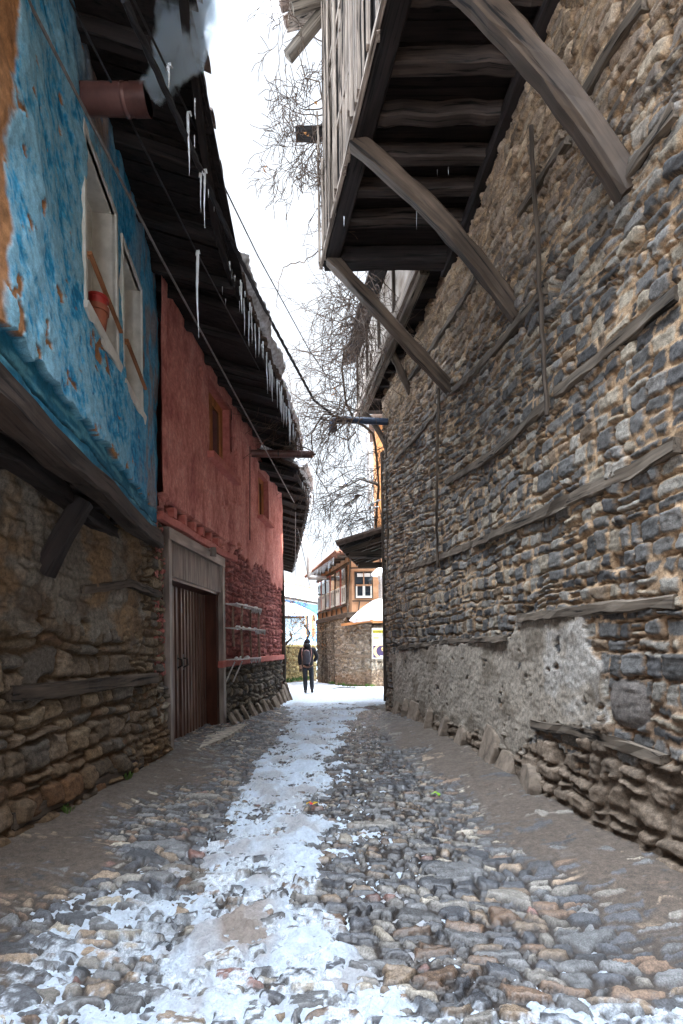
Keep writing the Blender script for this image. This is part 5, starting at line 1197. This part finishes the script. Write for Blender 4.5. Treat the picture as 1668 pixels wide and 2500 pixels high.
# ------------------------------------------------------------------ icicles
def icicle(x, y, z, L, r, label, group=None, mt='ice', n=9):
    b = MB(); pts = []; rad = []; m_ = 14
    ph = random.random() * 9
    for i in range(m_ + 1):
        t = i / m_; pts.append((x + .004 * math.sin(t * 5 + ph) * L * 2, y, z - L * t)); rad.append(max(.0012, r * (1 - t) ** .7 * (1 + .12 * math.sin(t * 34 + ph)) * (1 if t > .03 else .8)))
    b.tube(pts, rad, n); o = b.build('icicle', M[mt], None, True); tag(o, label, 'icicle', group); return o
for (u0, v0, v1, d, r, lb) in [(412, 163, 225, 3.95, .011, 'short amber icicle on the upper cable beside the smoke'), (460, 280, 432, 4.35, .014, 'long icicle on the upper cable below the smoke'),
                               (490, 425, 520, 4.82, .010, 'shorter of the two icicles frozen together on the middle cable'), (499, 420, 560, 4.85, .012, 'longer of the two icicles frozen together on the middle cable'),
                               (482, 617, 828, 5.4, .018, 'longest clear icicle, hanging alone in front of the red house'), (362, 138, 157, 3.6, .006, 'tiny icicle near the top of the slack wire'), (509, 465, 485, 4.95, .006, 'tiny icicle just after the paired icicles')]:
    p = P(u0, v0, d); q = P(u0, v1, d)
    o = icicle(p[0], p[1], p[2] + .01, p[2] - q[2], r, lb)
    if v1 - v0 > 60:
        b = MB(); b.tube([(p[0] - .012, p[1], p[2] - .03), (p[0] - .004, p[1], p[2] + .02), (p[0] + .018, p[1], p[2] + .022), (p[0] + .026, p[1], p[2] - .012)], [.008, .010, .010, .006], 7); b.build('ice_collar', M['ice'], o, True)
rr = random.Random(4)
y = 6.25
while y < 11.9:
    zz = 6.30 - .02; L = rr.choice([.14, .2, .28, .4, .5, .66]) * (1.0 if 6.8 < y < 10.6 else .6)
    icicle(float(f_eave(y)) - .02 + rr.uniform(-.05, .03), y, zz + .02, L, rr.uniform(.009, .016), 'icicle in the dense row under the snowy eaves of the red house', 'eaves icicles of the red house', n=7); y += rr.choice([.05, .07, .09, .14])
for (u, v, L) in [(476, 240, .17), (475, 330, .12), (523, 505, .05), (543, 700, .10), (551, 730, .08), (585, 735, .14)]:
    p = P(u, v, atz(u + 40, v, 6.28)[1] - .2); icicle(p[0], p[1], p[2], L, .006, 'small icicle under the dark boarding of the blue house eaves', 'boarding icicles of the blue house', n=6)
y = 13.0
while y < 16: icicle(float(f_e3(y)) - .02, y, 5.74, rr.uniform(.1, .35), .012, 'icicle under the eaves of the far left house', 'eaves icicles of the far left house', n=6); y += rr.uniform(.12, .3)
for k in range(20):
    p = lp(.1 + k * .24, 5.2, .62); icicle(p[0], p[1], p[2], rr.uniform(.15, .55), .018, 'icicle on the roof edge of the timber framed house', 'roof icicles of the timber framed house', n=6)
for (u, v0, v1, d) in [(1102, 218, 257, 5.7), (1095, 408, 428, 6.3), (1017, 510, 560, 6.9), (840, 528, 553, 6.5), (1068, 414, 430, 6.4)]:
    p = P(u, v0, d); q = P(u, v1, d); icicle(p[0], p[1], p[2], p[2] - q[2], .007, 'icicle hanging between the joists under the big bay', 'icicles under the bay', n=6)
# ------------------------------------------------------------------ vines and tree
def grow(b, p, d, L, r, depth, rng, spread=.5, droop=.0, nseg=6, kids=3, leaves=None, minr=.0042):
    pts = [Vector(p)]; rad = [r]; d = Vector(d).normalized()
    for i in range(nseg):
        d = (d + Vector((rng.gauss(0, .22), rng.gauss(0, .22), rng.gauss(0, .22) - droop)) * spread).normalized()
        pts.append(pts[-1] + d * L / nseg); rad.append(max(minr, r * (1 - .55 * (i + 1) / nseg)))
        if leaves is not None and rng.random() < .5: leaves.append(pts[-1].copy())
        if depth > 0 and i > 0 and rng.random() < kids / nseg:
            a = Vector((rng.gauss(0, 1), rng.gauss(0, 1), rng.gauss(0, 1))).normalized(); dd = (d * .7 + a * .8).normalized()
            grow(b, pts[-1], dd, L * rng.uniform(.45, .8), rad[-1] * .62, depth - 1, rng, spread, droop, nseg, kids, leaves, minr)
    b.tube(pts, rad, 5 if r > .006 else 4, False)
rng = random.Random(12)
V1 = empty('bare_vine', P(800, 320, 7.9), 'leafless tangled vine hanging from the outer corner of the big bay near the top', 'vine')
st_ = MB(); st_.tube([P(812, 420, 7.85), P(800, 330, 7.9), P(780, 200, 7.9), P(745, 190, 7.9), P(720, 90, 7.8)], [.012, .012, .010, .008, .004], 6); st_.build('stem', M['bark'], V1, True)
tw = MB()
for (u, v, du, dvv) in [(795, 105, -1.2, -.1), (800, 230, -1, .2), (798, 260, -1, .5), (790, 300, -.9, .7), (792, 340, -1, .9), (798, 380, -.8, .9), (795, 330, -1, .1), (780, 360, -1, .4), (790, 280, -1, .3), (798, 420, -.6, 1), (796, 350, -.9, -.3)]:
    p = P(u, v, 7.9); grow(tw, p, (du, rng.uniform(-.5, .3), -dvv), rng.uniform(.55, 1.05), .009, 3, rng, .9, .06, 7, 4.2)
tw.build('twigs', M['twig'], V1)
lf = MB()
for (u, v) in [(646, 415), (650, 405), (745, 325), (752, 335), (770, 248)]:
    p = Vector(P(u, v, 7.7)); lf.add([p + Vector((rng.uniform(-.03, .03), rng.uniform(-.03, .03), rng.uniform(-.04, .04))) for _ in range(4)], [(0, 1, 2), (1, 2, 3), (0, 2, 3)])
lf.build('dead_leaves', M['leaf'], V1)
V2 = empty('climbing_vine', P(915, 1280, 12.9), 'big leafless climbing vine tangled round the drain spout and second bay', 'vine')
st_ = MB()
st_.tube([P(918, 1290, 13.0), P(920, 1240, 13.0), P(925, 1190, 13.0), P(922, 1140, 13.0), P(917, 1090, 12.9), P(912, 1060, 12.6), P(890, 1040, 12.2), P(868, 1030, 12.0), P(845, 985, 11.6), P(835, 900, 11.0), P(842, 850, 10.6), P(870, 820, 10.2)], [.035, .035, .034, .032, .032, .03, .028, .028, .026, .024, .02, .014], 7)
st_.tube([P(925, 1185, 13.0), P(880, 1170, 12.9), P(840, 1190, 12.8), P(800, 1210, 12.7), P(765, 1225, 12.6)], [.022, .02, .016, .012, .005], 6)
st_.tube([P(868, 1055, 12.2), P(850, 1075, 12.1), P(815, 1062, 12)], [.022, .018, .008], 6)
st_.build('trunk', M['bark'], V2, True)
sn = MB(); sn.tube([Vector(P(u, v, 12.85)) + Vector((0, 0, .035)) for u, v in [(922, 1183), (880, 1168), (850, 1182), (820, 1200)]], [.02, .028, .026, .01], 6); sn.build('branch_snow', M['snow'], V2, True)
for _ in range(16):
    u, v = rng.uniform(835, 915), rng.uniform(1210, 1285); p = P(u, v, 12.8); sn = MB(); sn.tube([p, (p[0] + .10, p[1], p[2] + .06), (p[0] + .2, p[1], p[2] + .08)], [.012, .03, .01], 5); sn.build('branch_snow', M['snow'], V2, True)

tw = MB()
def clump(n, u0, u1, v0, v1, d0, d1, Ls, dirs, r=.009, dep=2, droop=.08, sp=.9, kids=3.6):
    for _ in range(n):
        p = P(rng.uniform(u0, u1), rng.uniform(v0, v1), rng.uniform(d0, d1)); dx, dz = rng.choice(dirs)
        grow(tw, p, (dx, rng.uniform(-.4, .3), dz), rng.uniform(*Ls), r, dep, rng, sp, droop, 6, kids)
clump(34, 845, 910, 700, 860, 9.6, 10.8, (.6, 1.3), [(-1, -.6), (-1, .2), (-.5, -1), (.1, -1)])
clump(44, 850, 910, 630, 780, 8.9, 10.2, (.5, 1.0), [(-.6, -.8), (0, -1), (.5, -.6), (-1, -.1)])
clump(40, 825, 890, 880, 1030, 10.8, 12, (.6, 1.5), [(-1, -.4), (-1, 0), (-1, .4), (-.6, -1), (-.2, -1), (-1, .8)], .010)
clump(18, 800, 850, 990, 1040, 11.2, 12, (.8, 1.5), [(-1, .05), (-1, .3), (-1, -.2), (-.7, -.9)], .010)
clump(40, 850, 930, 1130, 1280, 12.4, 13.0, (.5, 1.2), [(-1, -.2), (-1, .3), (-1, -.7), (-.3, -1)], .010)
clump(8, 765, 850, 1190, 1225, 12.5, 12.8, (.4, .9), [(-.6, -1), (-1, -.2), (.1, -1), (-.6, .8)], .009)
clump(34, 900, 945, 1080, 1280, 12.8, 13.3, (.3, .7), [(1, .2), (1, -.3), (-1, .1), (.2, -1)], .008)
clump(12, 935, 965, 780, 1000, 11.0, 12.0, (.3, .7), [(.3, -1), (-.4, -1), (1, -.2)], .008)
tw.build('twigs', M['twig'], V2)
for pts, r_ in [([(862, 1025), (790, 1010), (760, 1060), (762, 1100), (720, 1085), (706, 1072)], .012), ([(776, 1120), (775, 1160), (790, 1180), (812, 1170), (815, 1178)], .006), ([(872, 870), (820, 830), (780, 870), (722, 850)], .008), ([(860, 850), (760, 860), (700, 850)], .007), ([(800, 600), (740, 640), (690, 650), (672, 740), (683, 756)], .006), ([(830, 1010), (760, 990), (700, 955), (697, 940)], .006)]:
    q = [Vector(P(u, v, 11.2 if v > 780 else 9.5)) for u, v in pts]; fine = []
    for i in range(len(q) - 1):
        for k in range(5): fine.append(q[i].lerp(q[i + 1], k / 5) + Vector([rng.uniform(-.018, .018) for _ in range(3)]))
    fine.append(q[-1]); tw = MB(); tw.tube(fine, [r_ * 1.8 * (1 - .6 * i / len(fine)) for i in range(len(fine))], 5, False); tw.build('long_shoot', M['twig'], V2)
lf = MB()
for (u, v, n_) in [(816, 970, 14), (820, 955, 10), (845, 1065, 10), (835, 1075, 8), (855, 1050, 6), (838, 800, 5)]:
    for _ in range(n_):
        p = Vector(P(u + rng.uniform(-8, 8), v + rng.uniform(-9, 9), 11.3)); lf.add([p + Vector((rng.uniform(-.025, .025), rng.uniform(-.025, .025), rng.uniform(-.03, .03))) for _ in range(4)], [(0, 1, 2), (1, 2, 3), (0, 2, 3)])
lf.build('dead_leaves', M['leaf'], V2)
TR = empty('bare_tree', (P(712, 1600, 25)[0], 25, G(25)), 'bare tree with rusty orange leaves in front of the garden wall', 'tree')
st_ = MB(); lv = []; tw = MB()
st_.tube([P(735, 1640, 24.8), P(745, 1570, 24.8), P(757, 1545, 24.8), P(742, 1525, 24.8)], [.09, .07, .05, .03], 7); st_.tube([P(690, 1580, 25), P(712, 1558, 25), P(708, 1540, 25)], [.08, .05, .03], 7); st_.build('trunk', M['bark'], TR, True)
for _ in range(30): grow(tw, P(rng.uniform(695, 760), rng.uniform(1500, 1585), rng.uniform(24.6, 25.6)), (rng.uniform(-1, 1), rng.uniform(-.4, .4), rng.uniform(-.2, 1)), rng.uniform(.5, 1.2), .014, 2, rng, .9, 0, 6, 3, lv, .005)
tw.build('branches', M['twig'], TR)
lf = MB()
for p in lv:
    if rng.random() < .7:
        q = p + Vector((rng.gauss(0, .07), rng.gauss(0, .07), rng.gauss(0, .07))); lf.add([q + Vector((rng.uniform(-.05, .05), rng.uniform(-.05, .05), rng.uniform(-.05, .05))) for _ in range(4)], [(0, 1, 2), (1, 2, 3)])
lf.build('crown', M['leaf'], TR)
def weed(x, y, z, sc, label, n=34, group=None):
    b = MB()
    for _ in range(n):
        a = rng.random() * 6.28; r_ = rng.random() * .5 * sc; h_ = rng.uniform(.3, 1) * sc; p = Vector((x + math.cos(a) * r_, y + math.sin(a) * r_, z)); t = p + Vector((math.cos(a) * h_ * .5, math.sin(a) * h_ * .5, h_)); w_ = Vector((-math.sin(a), math.cos(a), 0)) * sc * .09
        m_ = p.lerp(t, .6) + Vector((0, 0, h_ * .12)); b.add([p, m_ - w_, t, m_ + w_], [(0, 1, 2, 3)])
    return tag(b.build('weed_tuft', M['green']), label, 'weed', group)
for (u, v, lb) in [(278, 1925, 'green weed tuft at the foot of the blue house wall, nearer the door'), (118, 2025, 'green weed tuft at the foot of the blue house wall, nearer the photographer')]:
    x, y, z = on(f_lowl, u, v); weed(x + .16, y, float(g0(A([x + .2]), A([y]))[0]) + .02, .11, lb)
for i in range(14):
    t = i / 13; xx = (LF[0] - .1) * (1 - t) + (sx1 + .2) * t; yy_ = (24.0) * (1 - t) + 19.3 * t
    s_ = t * 7.4; p = lp(LL * .45 * (1 - t), 0, .2) if t < .5 else (sx0 - .5 + (sx1 - sx0 + .5) * (t - .5) * 2, 21.3 + (19.45 - 21.3) * (t - .5) * 2, 0)
    weed(p[0], p[1] - .1, G(p[1]) + .0, rng.uniform(.12, .22), 'low green weeds in the snow at the foot of the junction houses', 26, 'weeds at the junction wall')
for i in range(5):
    weed(P(700 + i * 13, 1640, 26.3 + i * .5)[0], 26.2 + i * .5, G(26) + .02, .28, 'green weeds at the foot of the yellow garden wall', 30, 'weeds at the garden wall')
# litter and a single leaf
p = None
def gp(u, v):
    a, b_ = ray(u, v); d = EYE / -b_
    for _ in range(4): x = a * d; z = float(g0(A([x]), A([d]))[0]) + .02; d = (EYE - z) / -b_
    return (a * d, d, z)
x, y, z = gp(760, 1971); LT = empty('candy_wrapper', (x, y, z), 'crumpled red and yellow wrapper lying on the trodden snow', 'litter')
for (dx, dy, mt, nm) in [(-.03, 0, 'litter_yellow', 'yellow_foil'), (.0, .01, 'litter_red', 'red_foil'), (.04, 0, 'litter_yellow', 'yellow_foil'), (.01, -.02, 'litter_blue', 'blue_foil')]:
    b = MB(); q = Vector((x + dx, y + dy, z + .012)); b.add([q + Vector((rng.uniform(-.035, .035), rng.uniform(-.03, .03), rng.uniform(0, .045))) for _ in range(7)], [(0, 1, 2), (2, 3, 4), (4, 5, 6), (1, 3, 5), (0, 4, 6)]); b.build(nm, M[mt], LT)
x, y, z = gp(1065, 1942); b = MB(); b.add([(x - .06, y, z + .01), (x - .01, y - .03, z + .04), (x + .05, y + .01, z + .012), (x, y + .04, z + .035), (x + .02, y - .05, z + .008)], [(0, 1, 3), (1, 2, 3), (1, 4, 2)])
tag(b.build('fallen_leaf', M['lime']), 'single bright green leaf lying on the cobbles at the right', 'leaf')
# ------------------------------------------------------------------ the walker
def skin_mesh(name, joints, edges, mt, parent, root=0, sub=2):
    me = bpy.data.meshes.new(name); me.from_pydata([j[0] for j in joints], edges, []); o = bpy.data.objects.new(name, me); COL.objects.link(o)
    m_ = o.modifiers.new('s', 'SKIN'); m_.use_smooth_shade = True
    for i, j in enumerate(joints): r_ = j[1]; me.skin_vertices[0].data[i].radius = r_ if isinstance(r_, tuple) else (r_, r_); me.skin_vertices[0].data[i].use_root = (i == root)
    s_ = o.modifiers.new('sub', 'SUBSURF'); s_.levels = sub; s_.render_levels = sub
    dg = bpy.context.evaluated_depsgraph_get(); dg.update(); m2 = bpy.data.meshes.new_from_object(o.evaluated_get(dg)); bpy.data.objects.remove(o)
    m2.materials.clear(); m2.materials.append(mt); m2.polygons.foreach_set('use_smooth', [True] * len(m2.polygons)); m2.name = name
    return link(name, m2, parent)
D = 16.5; fp_ = P(753, 1695, D); PX = fp_[0]; hp = P(745, 1564, D); H0 = float(g0(A([PX]), A([D]))[0]) + .06
PE = empty('person', (PX, D, H0), 'person walking away in black hooded coat, knit cap and dark jeans with grey backpack', 'person')
def q(x, y, z): return (PX + x, D + y, H0 + z)
J = [(q(0, 0, .96), .15), (q(0, .0, 1.15), .13), (q(-.005, .02, 1.36), .15), (q(-.01, .03, 1.50), .055), (q(-.01, .05, 1.60), .085), (q(-.01, .05, 1.70), .075),
     (q(-.19, .02, 1.42), .055), (q(-.255, .02, 1.16), .042), (q(-.245, .06, .92), .030), (q(-.24, .07, .85), .035),
     (q(.19, .02, 1.42), .055), (q(.275, -.02, 1.17), .042), (q(.17, .09, 1.01), .030),
     (q(-.095, 0, .84), .07), (q(-.092, .03, .50), .05), (q(-.085, -.02, .12), .035), (q(-.09, .06, .045), .03),
     (q(.095, 0, .84), .07), (q(.105, .055, .52), .05), (q(.12, .06, .12), .035), (q(.122, .14, .045), .03)]
E = [(0, 1), (1, 2), (2, 3), (3, 4), (4, 5), (2, 6), (6, 7), (7, 8), (8, 9), (2, 10), (10, 11), (11, 12), (0, 13), (13, 14), (14, 15), (15, 16), (0, 17), (17, 18), (18, 19), (19, 20)]
skin_mesh('body', J, E, M['skin'], PE)
for k in range(5):                      # left hand fingers
    b = MB(); bx_ = -.262 + .011 * k if k < 4 else -.215; L = (.07, .078, .074, .06, .05)[k]; y_ = .05 + .012 * k
    b.tube([q(bx_ + .01, y_, .86), q(bx_ + .008, y_ + .005, .86 - L * .6), q(bx_ + .014, y_ - .004, .86 - L)], [.010, .009, .007], 6); b.build('finger', M['skin'], PE, True)
CJ = [(q(0, 0, .84), (.17, .12)), (q(0, 0, 1.0), (.185, .135)), (q(0, .01, 1.2), (.185, .14)), (q(-.005, .02, 1.38), (.185, .13)), (q(-.01, .03, 1.47), .10),
      (q(-.205, .02, 1.41), .078), (q(-.27, .02, 1.16), .068), (q(-.255, .05, .90), .060), (q(.205, .02, 1.41), .078), (q(.305, -.02, 1.16), .070), (q(.20, .06, 1.02), .058)]
skin_mesh('coat', CJ, [(0, 1), (1, 2), (2, 3), (3, 4), (3, 5), (5, 6), (6, 7), (3, 8), (8, 9), (9, 10)], M['coat'], PE, 2)
skin_mesh('hood', [(q(-.01, -.01, 1.44), .125), (q(-.01, -.02, 1.53), .125), (q(-.01, .0, 1.62), .105)], [(0, 1), (1, 2)], M['coat'], PE)
skin_mesh('knit_cap', [(q(-.01, .03, 1.58), .108), (q(-.01, .035, 1.68), .112), (q(-.01, .045, 1.76), .06)], [(0, 1), (1, 2)], M['knit'], PE)
skin_mesh('trousers', [(q(0, 0, .90), (.14, .11)), (q(-.10, 0, .80), .10), (q(-.095, .03, .50), .082), (q(-.085, -.03, .06), .072), (q(.10, 0, .80), .10), (q(.11, .06, .52), .082), (q(.12, .06, .06), .072)], [(0, 1), (1, 2), (2, 3), (0, 4), (4, 5), (5, 6)], M['trousers'], PE)
for sx_, yy_ in ((-.088, -.03), (.122, .09)):
    skin_mesh('boot', [(q(sx_, yy_ - .03, .12), .055), (q(sx_, yy_ - .03, .05), .05), (q(sx_, yy_ + .16, .04), .042)], [(0, 1), (1, 2)], M['boot'], PE)
BP = skin_mesh('backpack', [(q(-.03, -.17, .96), (.10, .06)), (q(-.03, -.20, 1.08), (.145, .09)), (q(-.03, -.19, 1.28), (.13, .085)), (q(-.03, -.16, 1.42), (.09, .06))], [(0, 1), (1, 2), (2, 3)], M['bag'], PE, 1)
for s_ in (-1, 1):
    b = MB(); b.tube([q(-.03 + s_ * .12, -.12, 1.02), q(-.03 + s_ * .16, -.12, 1.25), q(-.03 + s_ * .14, -.06, 1.43), q(-.03 + s_ * .11, .03, 1.50)], .014, 5); b.build('shoulder_strap', M['strap'], BP, True)
b = MB(); b.tube([q(-.10, -.24, 1.36), q(-.03, -.26, 1.40), q(.05, -.24, 1.36)], .008, 5); b.tube([q(.06, -.24, 1.0), q(.05, -.25, .92), q(.08, -.2, .84)], .006, 5); b.build('bag_piping', M['strap'], BP, True)
# ------------------------------------------------------------------ chimney smoke
m, nt, bs = mat('stove_smoke'); nt.nodes.remove(bs); o_ = nt.nodes['Material Output']
ex, ey, ez = PIPE_END
SA = Vector((ex - .02, ey, ez)); SB = Vector(P(462, -90, 3.75)); sd_ = SB - SA; SL = sd_.length; sd_.normalize()
pv = nt.nodes.new('ShaderNodeVolumePrincipled'); pv.inputs['Color'].default_value = (.74, .88, 1, 1); pv.inputs['Anisotropy'].default_value = .1
tc = N(nt, 'ShaderNodeTexCoord')
def VM(op, a=None, b=None):
    n = nt.nodes.new('ShaderNodeVectorMath'); n.operation = op
    for i, q in enumerate((a, b)):
        if q is None: continue
        if isinstance(q, (tuple, Vector)): n.inputs[i].default_value = tuple(q)
        else: nt.links.new(q, n.inputs[i])
    return n
def MM(op, a, b=None, c=None, clamp=False):
    n = nt.nodes.new('ShaderNodeMath'); n.operation = op; n.use_clamp = clamp
    for i, q in enumerate((a, b, c)):
        if q is None: continue
        if isinstance(q, (int, float)): n.inputs[i].default_value = q
        else: nt.links.new(q, n.inputs[i])
    return n.outputs[0]
nz = N(nt, 'ShaderNodeTexNoise', Scale=4.5, Detail=5.0); nt.links.new(tc.outputs['Object'], nz.inputs['Vector'])
off = VM('SUBTRACT', nz.outputs['Color'], (.5, .5, .5)); sc_ = VM('SCALE', off.outputs[0]); sc_.inputs['Scale'].default_value = .34
pos = VM('ADD', tc.outputs['Object'], sc_.outputs[0]); wv_ = VM('SUBTRACT', pos.outputs[0], SA)
dt = VM('DOT_PRODUCT', wv_.outputs[0], sd_).outputs['Value']; t_ = MM('DIVIDE', dt, SL)
bend = MM('MULTIPLY', MM('MULTIPLY', t_, MM('SUBTRACT', 1, t_)), .42)
ax = VM('SCALE', sd_); ax.inputs[0].default_value = tuple(sd_); nt.links.new(dt, ax.inputs['Scale'])
bx = VM('SCALE'); bx.inputs[0].default_value = (1, 0, -.3); nt.links.new(bend, bx.inputs['Scale'])
pr_ = VM('SUBTRACT', VM('SUBTRACT', wv_.outputs[0], ax.outputs[0]).outputs[0], bx.outputs[0]); ln = VM('LENGTH', pr_.outputs[0]).outputs['Value']
radn = MM('ADD', MM('MULTIPLY', MM('POWER', MM('MAXIMUM', t_, .001), .6), .20), .06)
fall = MM('SUBTRACT', 1, MM('DIVIDE', ln, radn), clamp=True)
n1 = N(nt, 'ShaderNodeTexNoise', Scale=8.0, Detail=7.0, Roughness=.62, Distortion=.8); nt.links.new(tc.outputs['Object'], n1.inputs['Vector'])
r1 = ramp(nt, [(.40, (0, 0, 0)), (.62, (1, 1, 1))]); nt.links.new(n1.outputs['Fac'], r1.inputs['Fac'])
dens = MM('MULTIPLY', MM('MULTIPLY', fall, r1.outputs['Color']), MM('MULTIPLY', MM('GREATER_THAN', dt, .0), 130.0))
nt.links.new(dens, pv.inputs['Density']); nt.links.new(pv.outputs[0], o_.inputs['Volume'])
b = MB(); b.tube([SA + sd_ * (SL * k / 8) + Vector((.42 * (k / 8) * (1 - k / 8), 0, 0)) for k in range(9)], [.16] + [.40] * 8, 16)
tag(b.build('chimney_smoke', m, None, True), 'pale blue smoke curling up from the brown stovepipe of the blue house', 'smoke', kind='stuff')
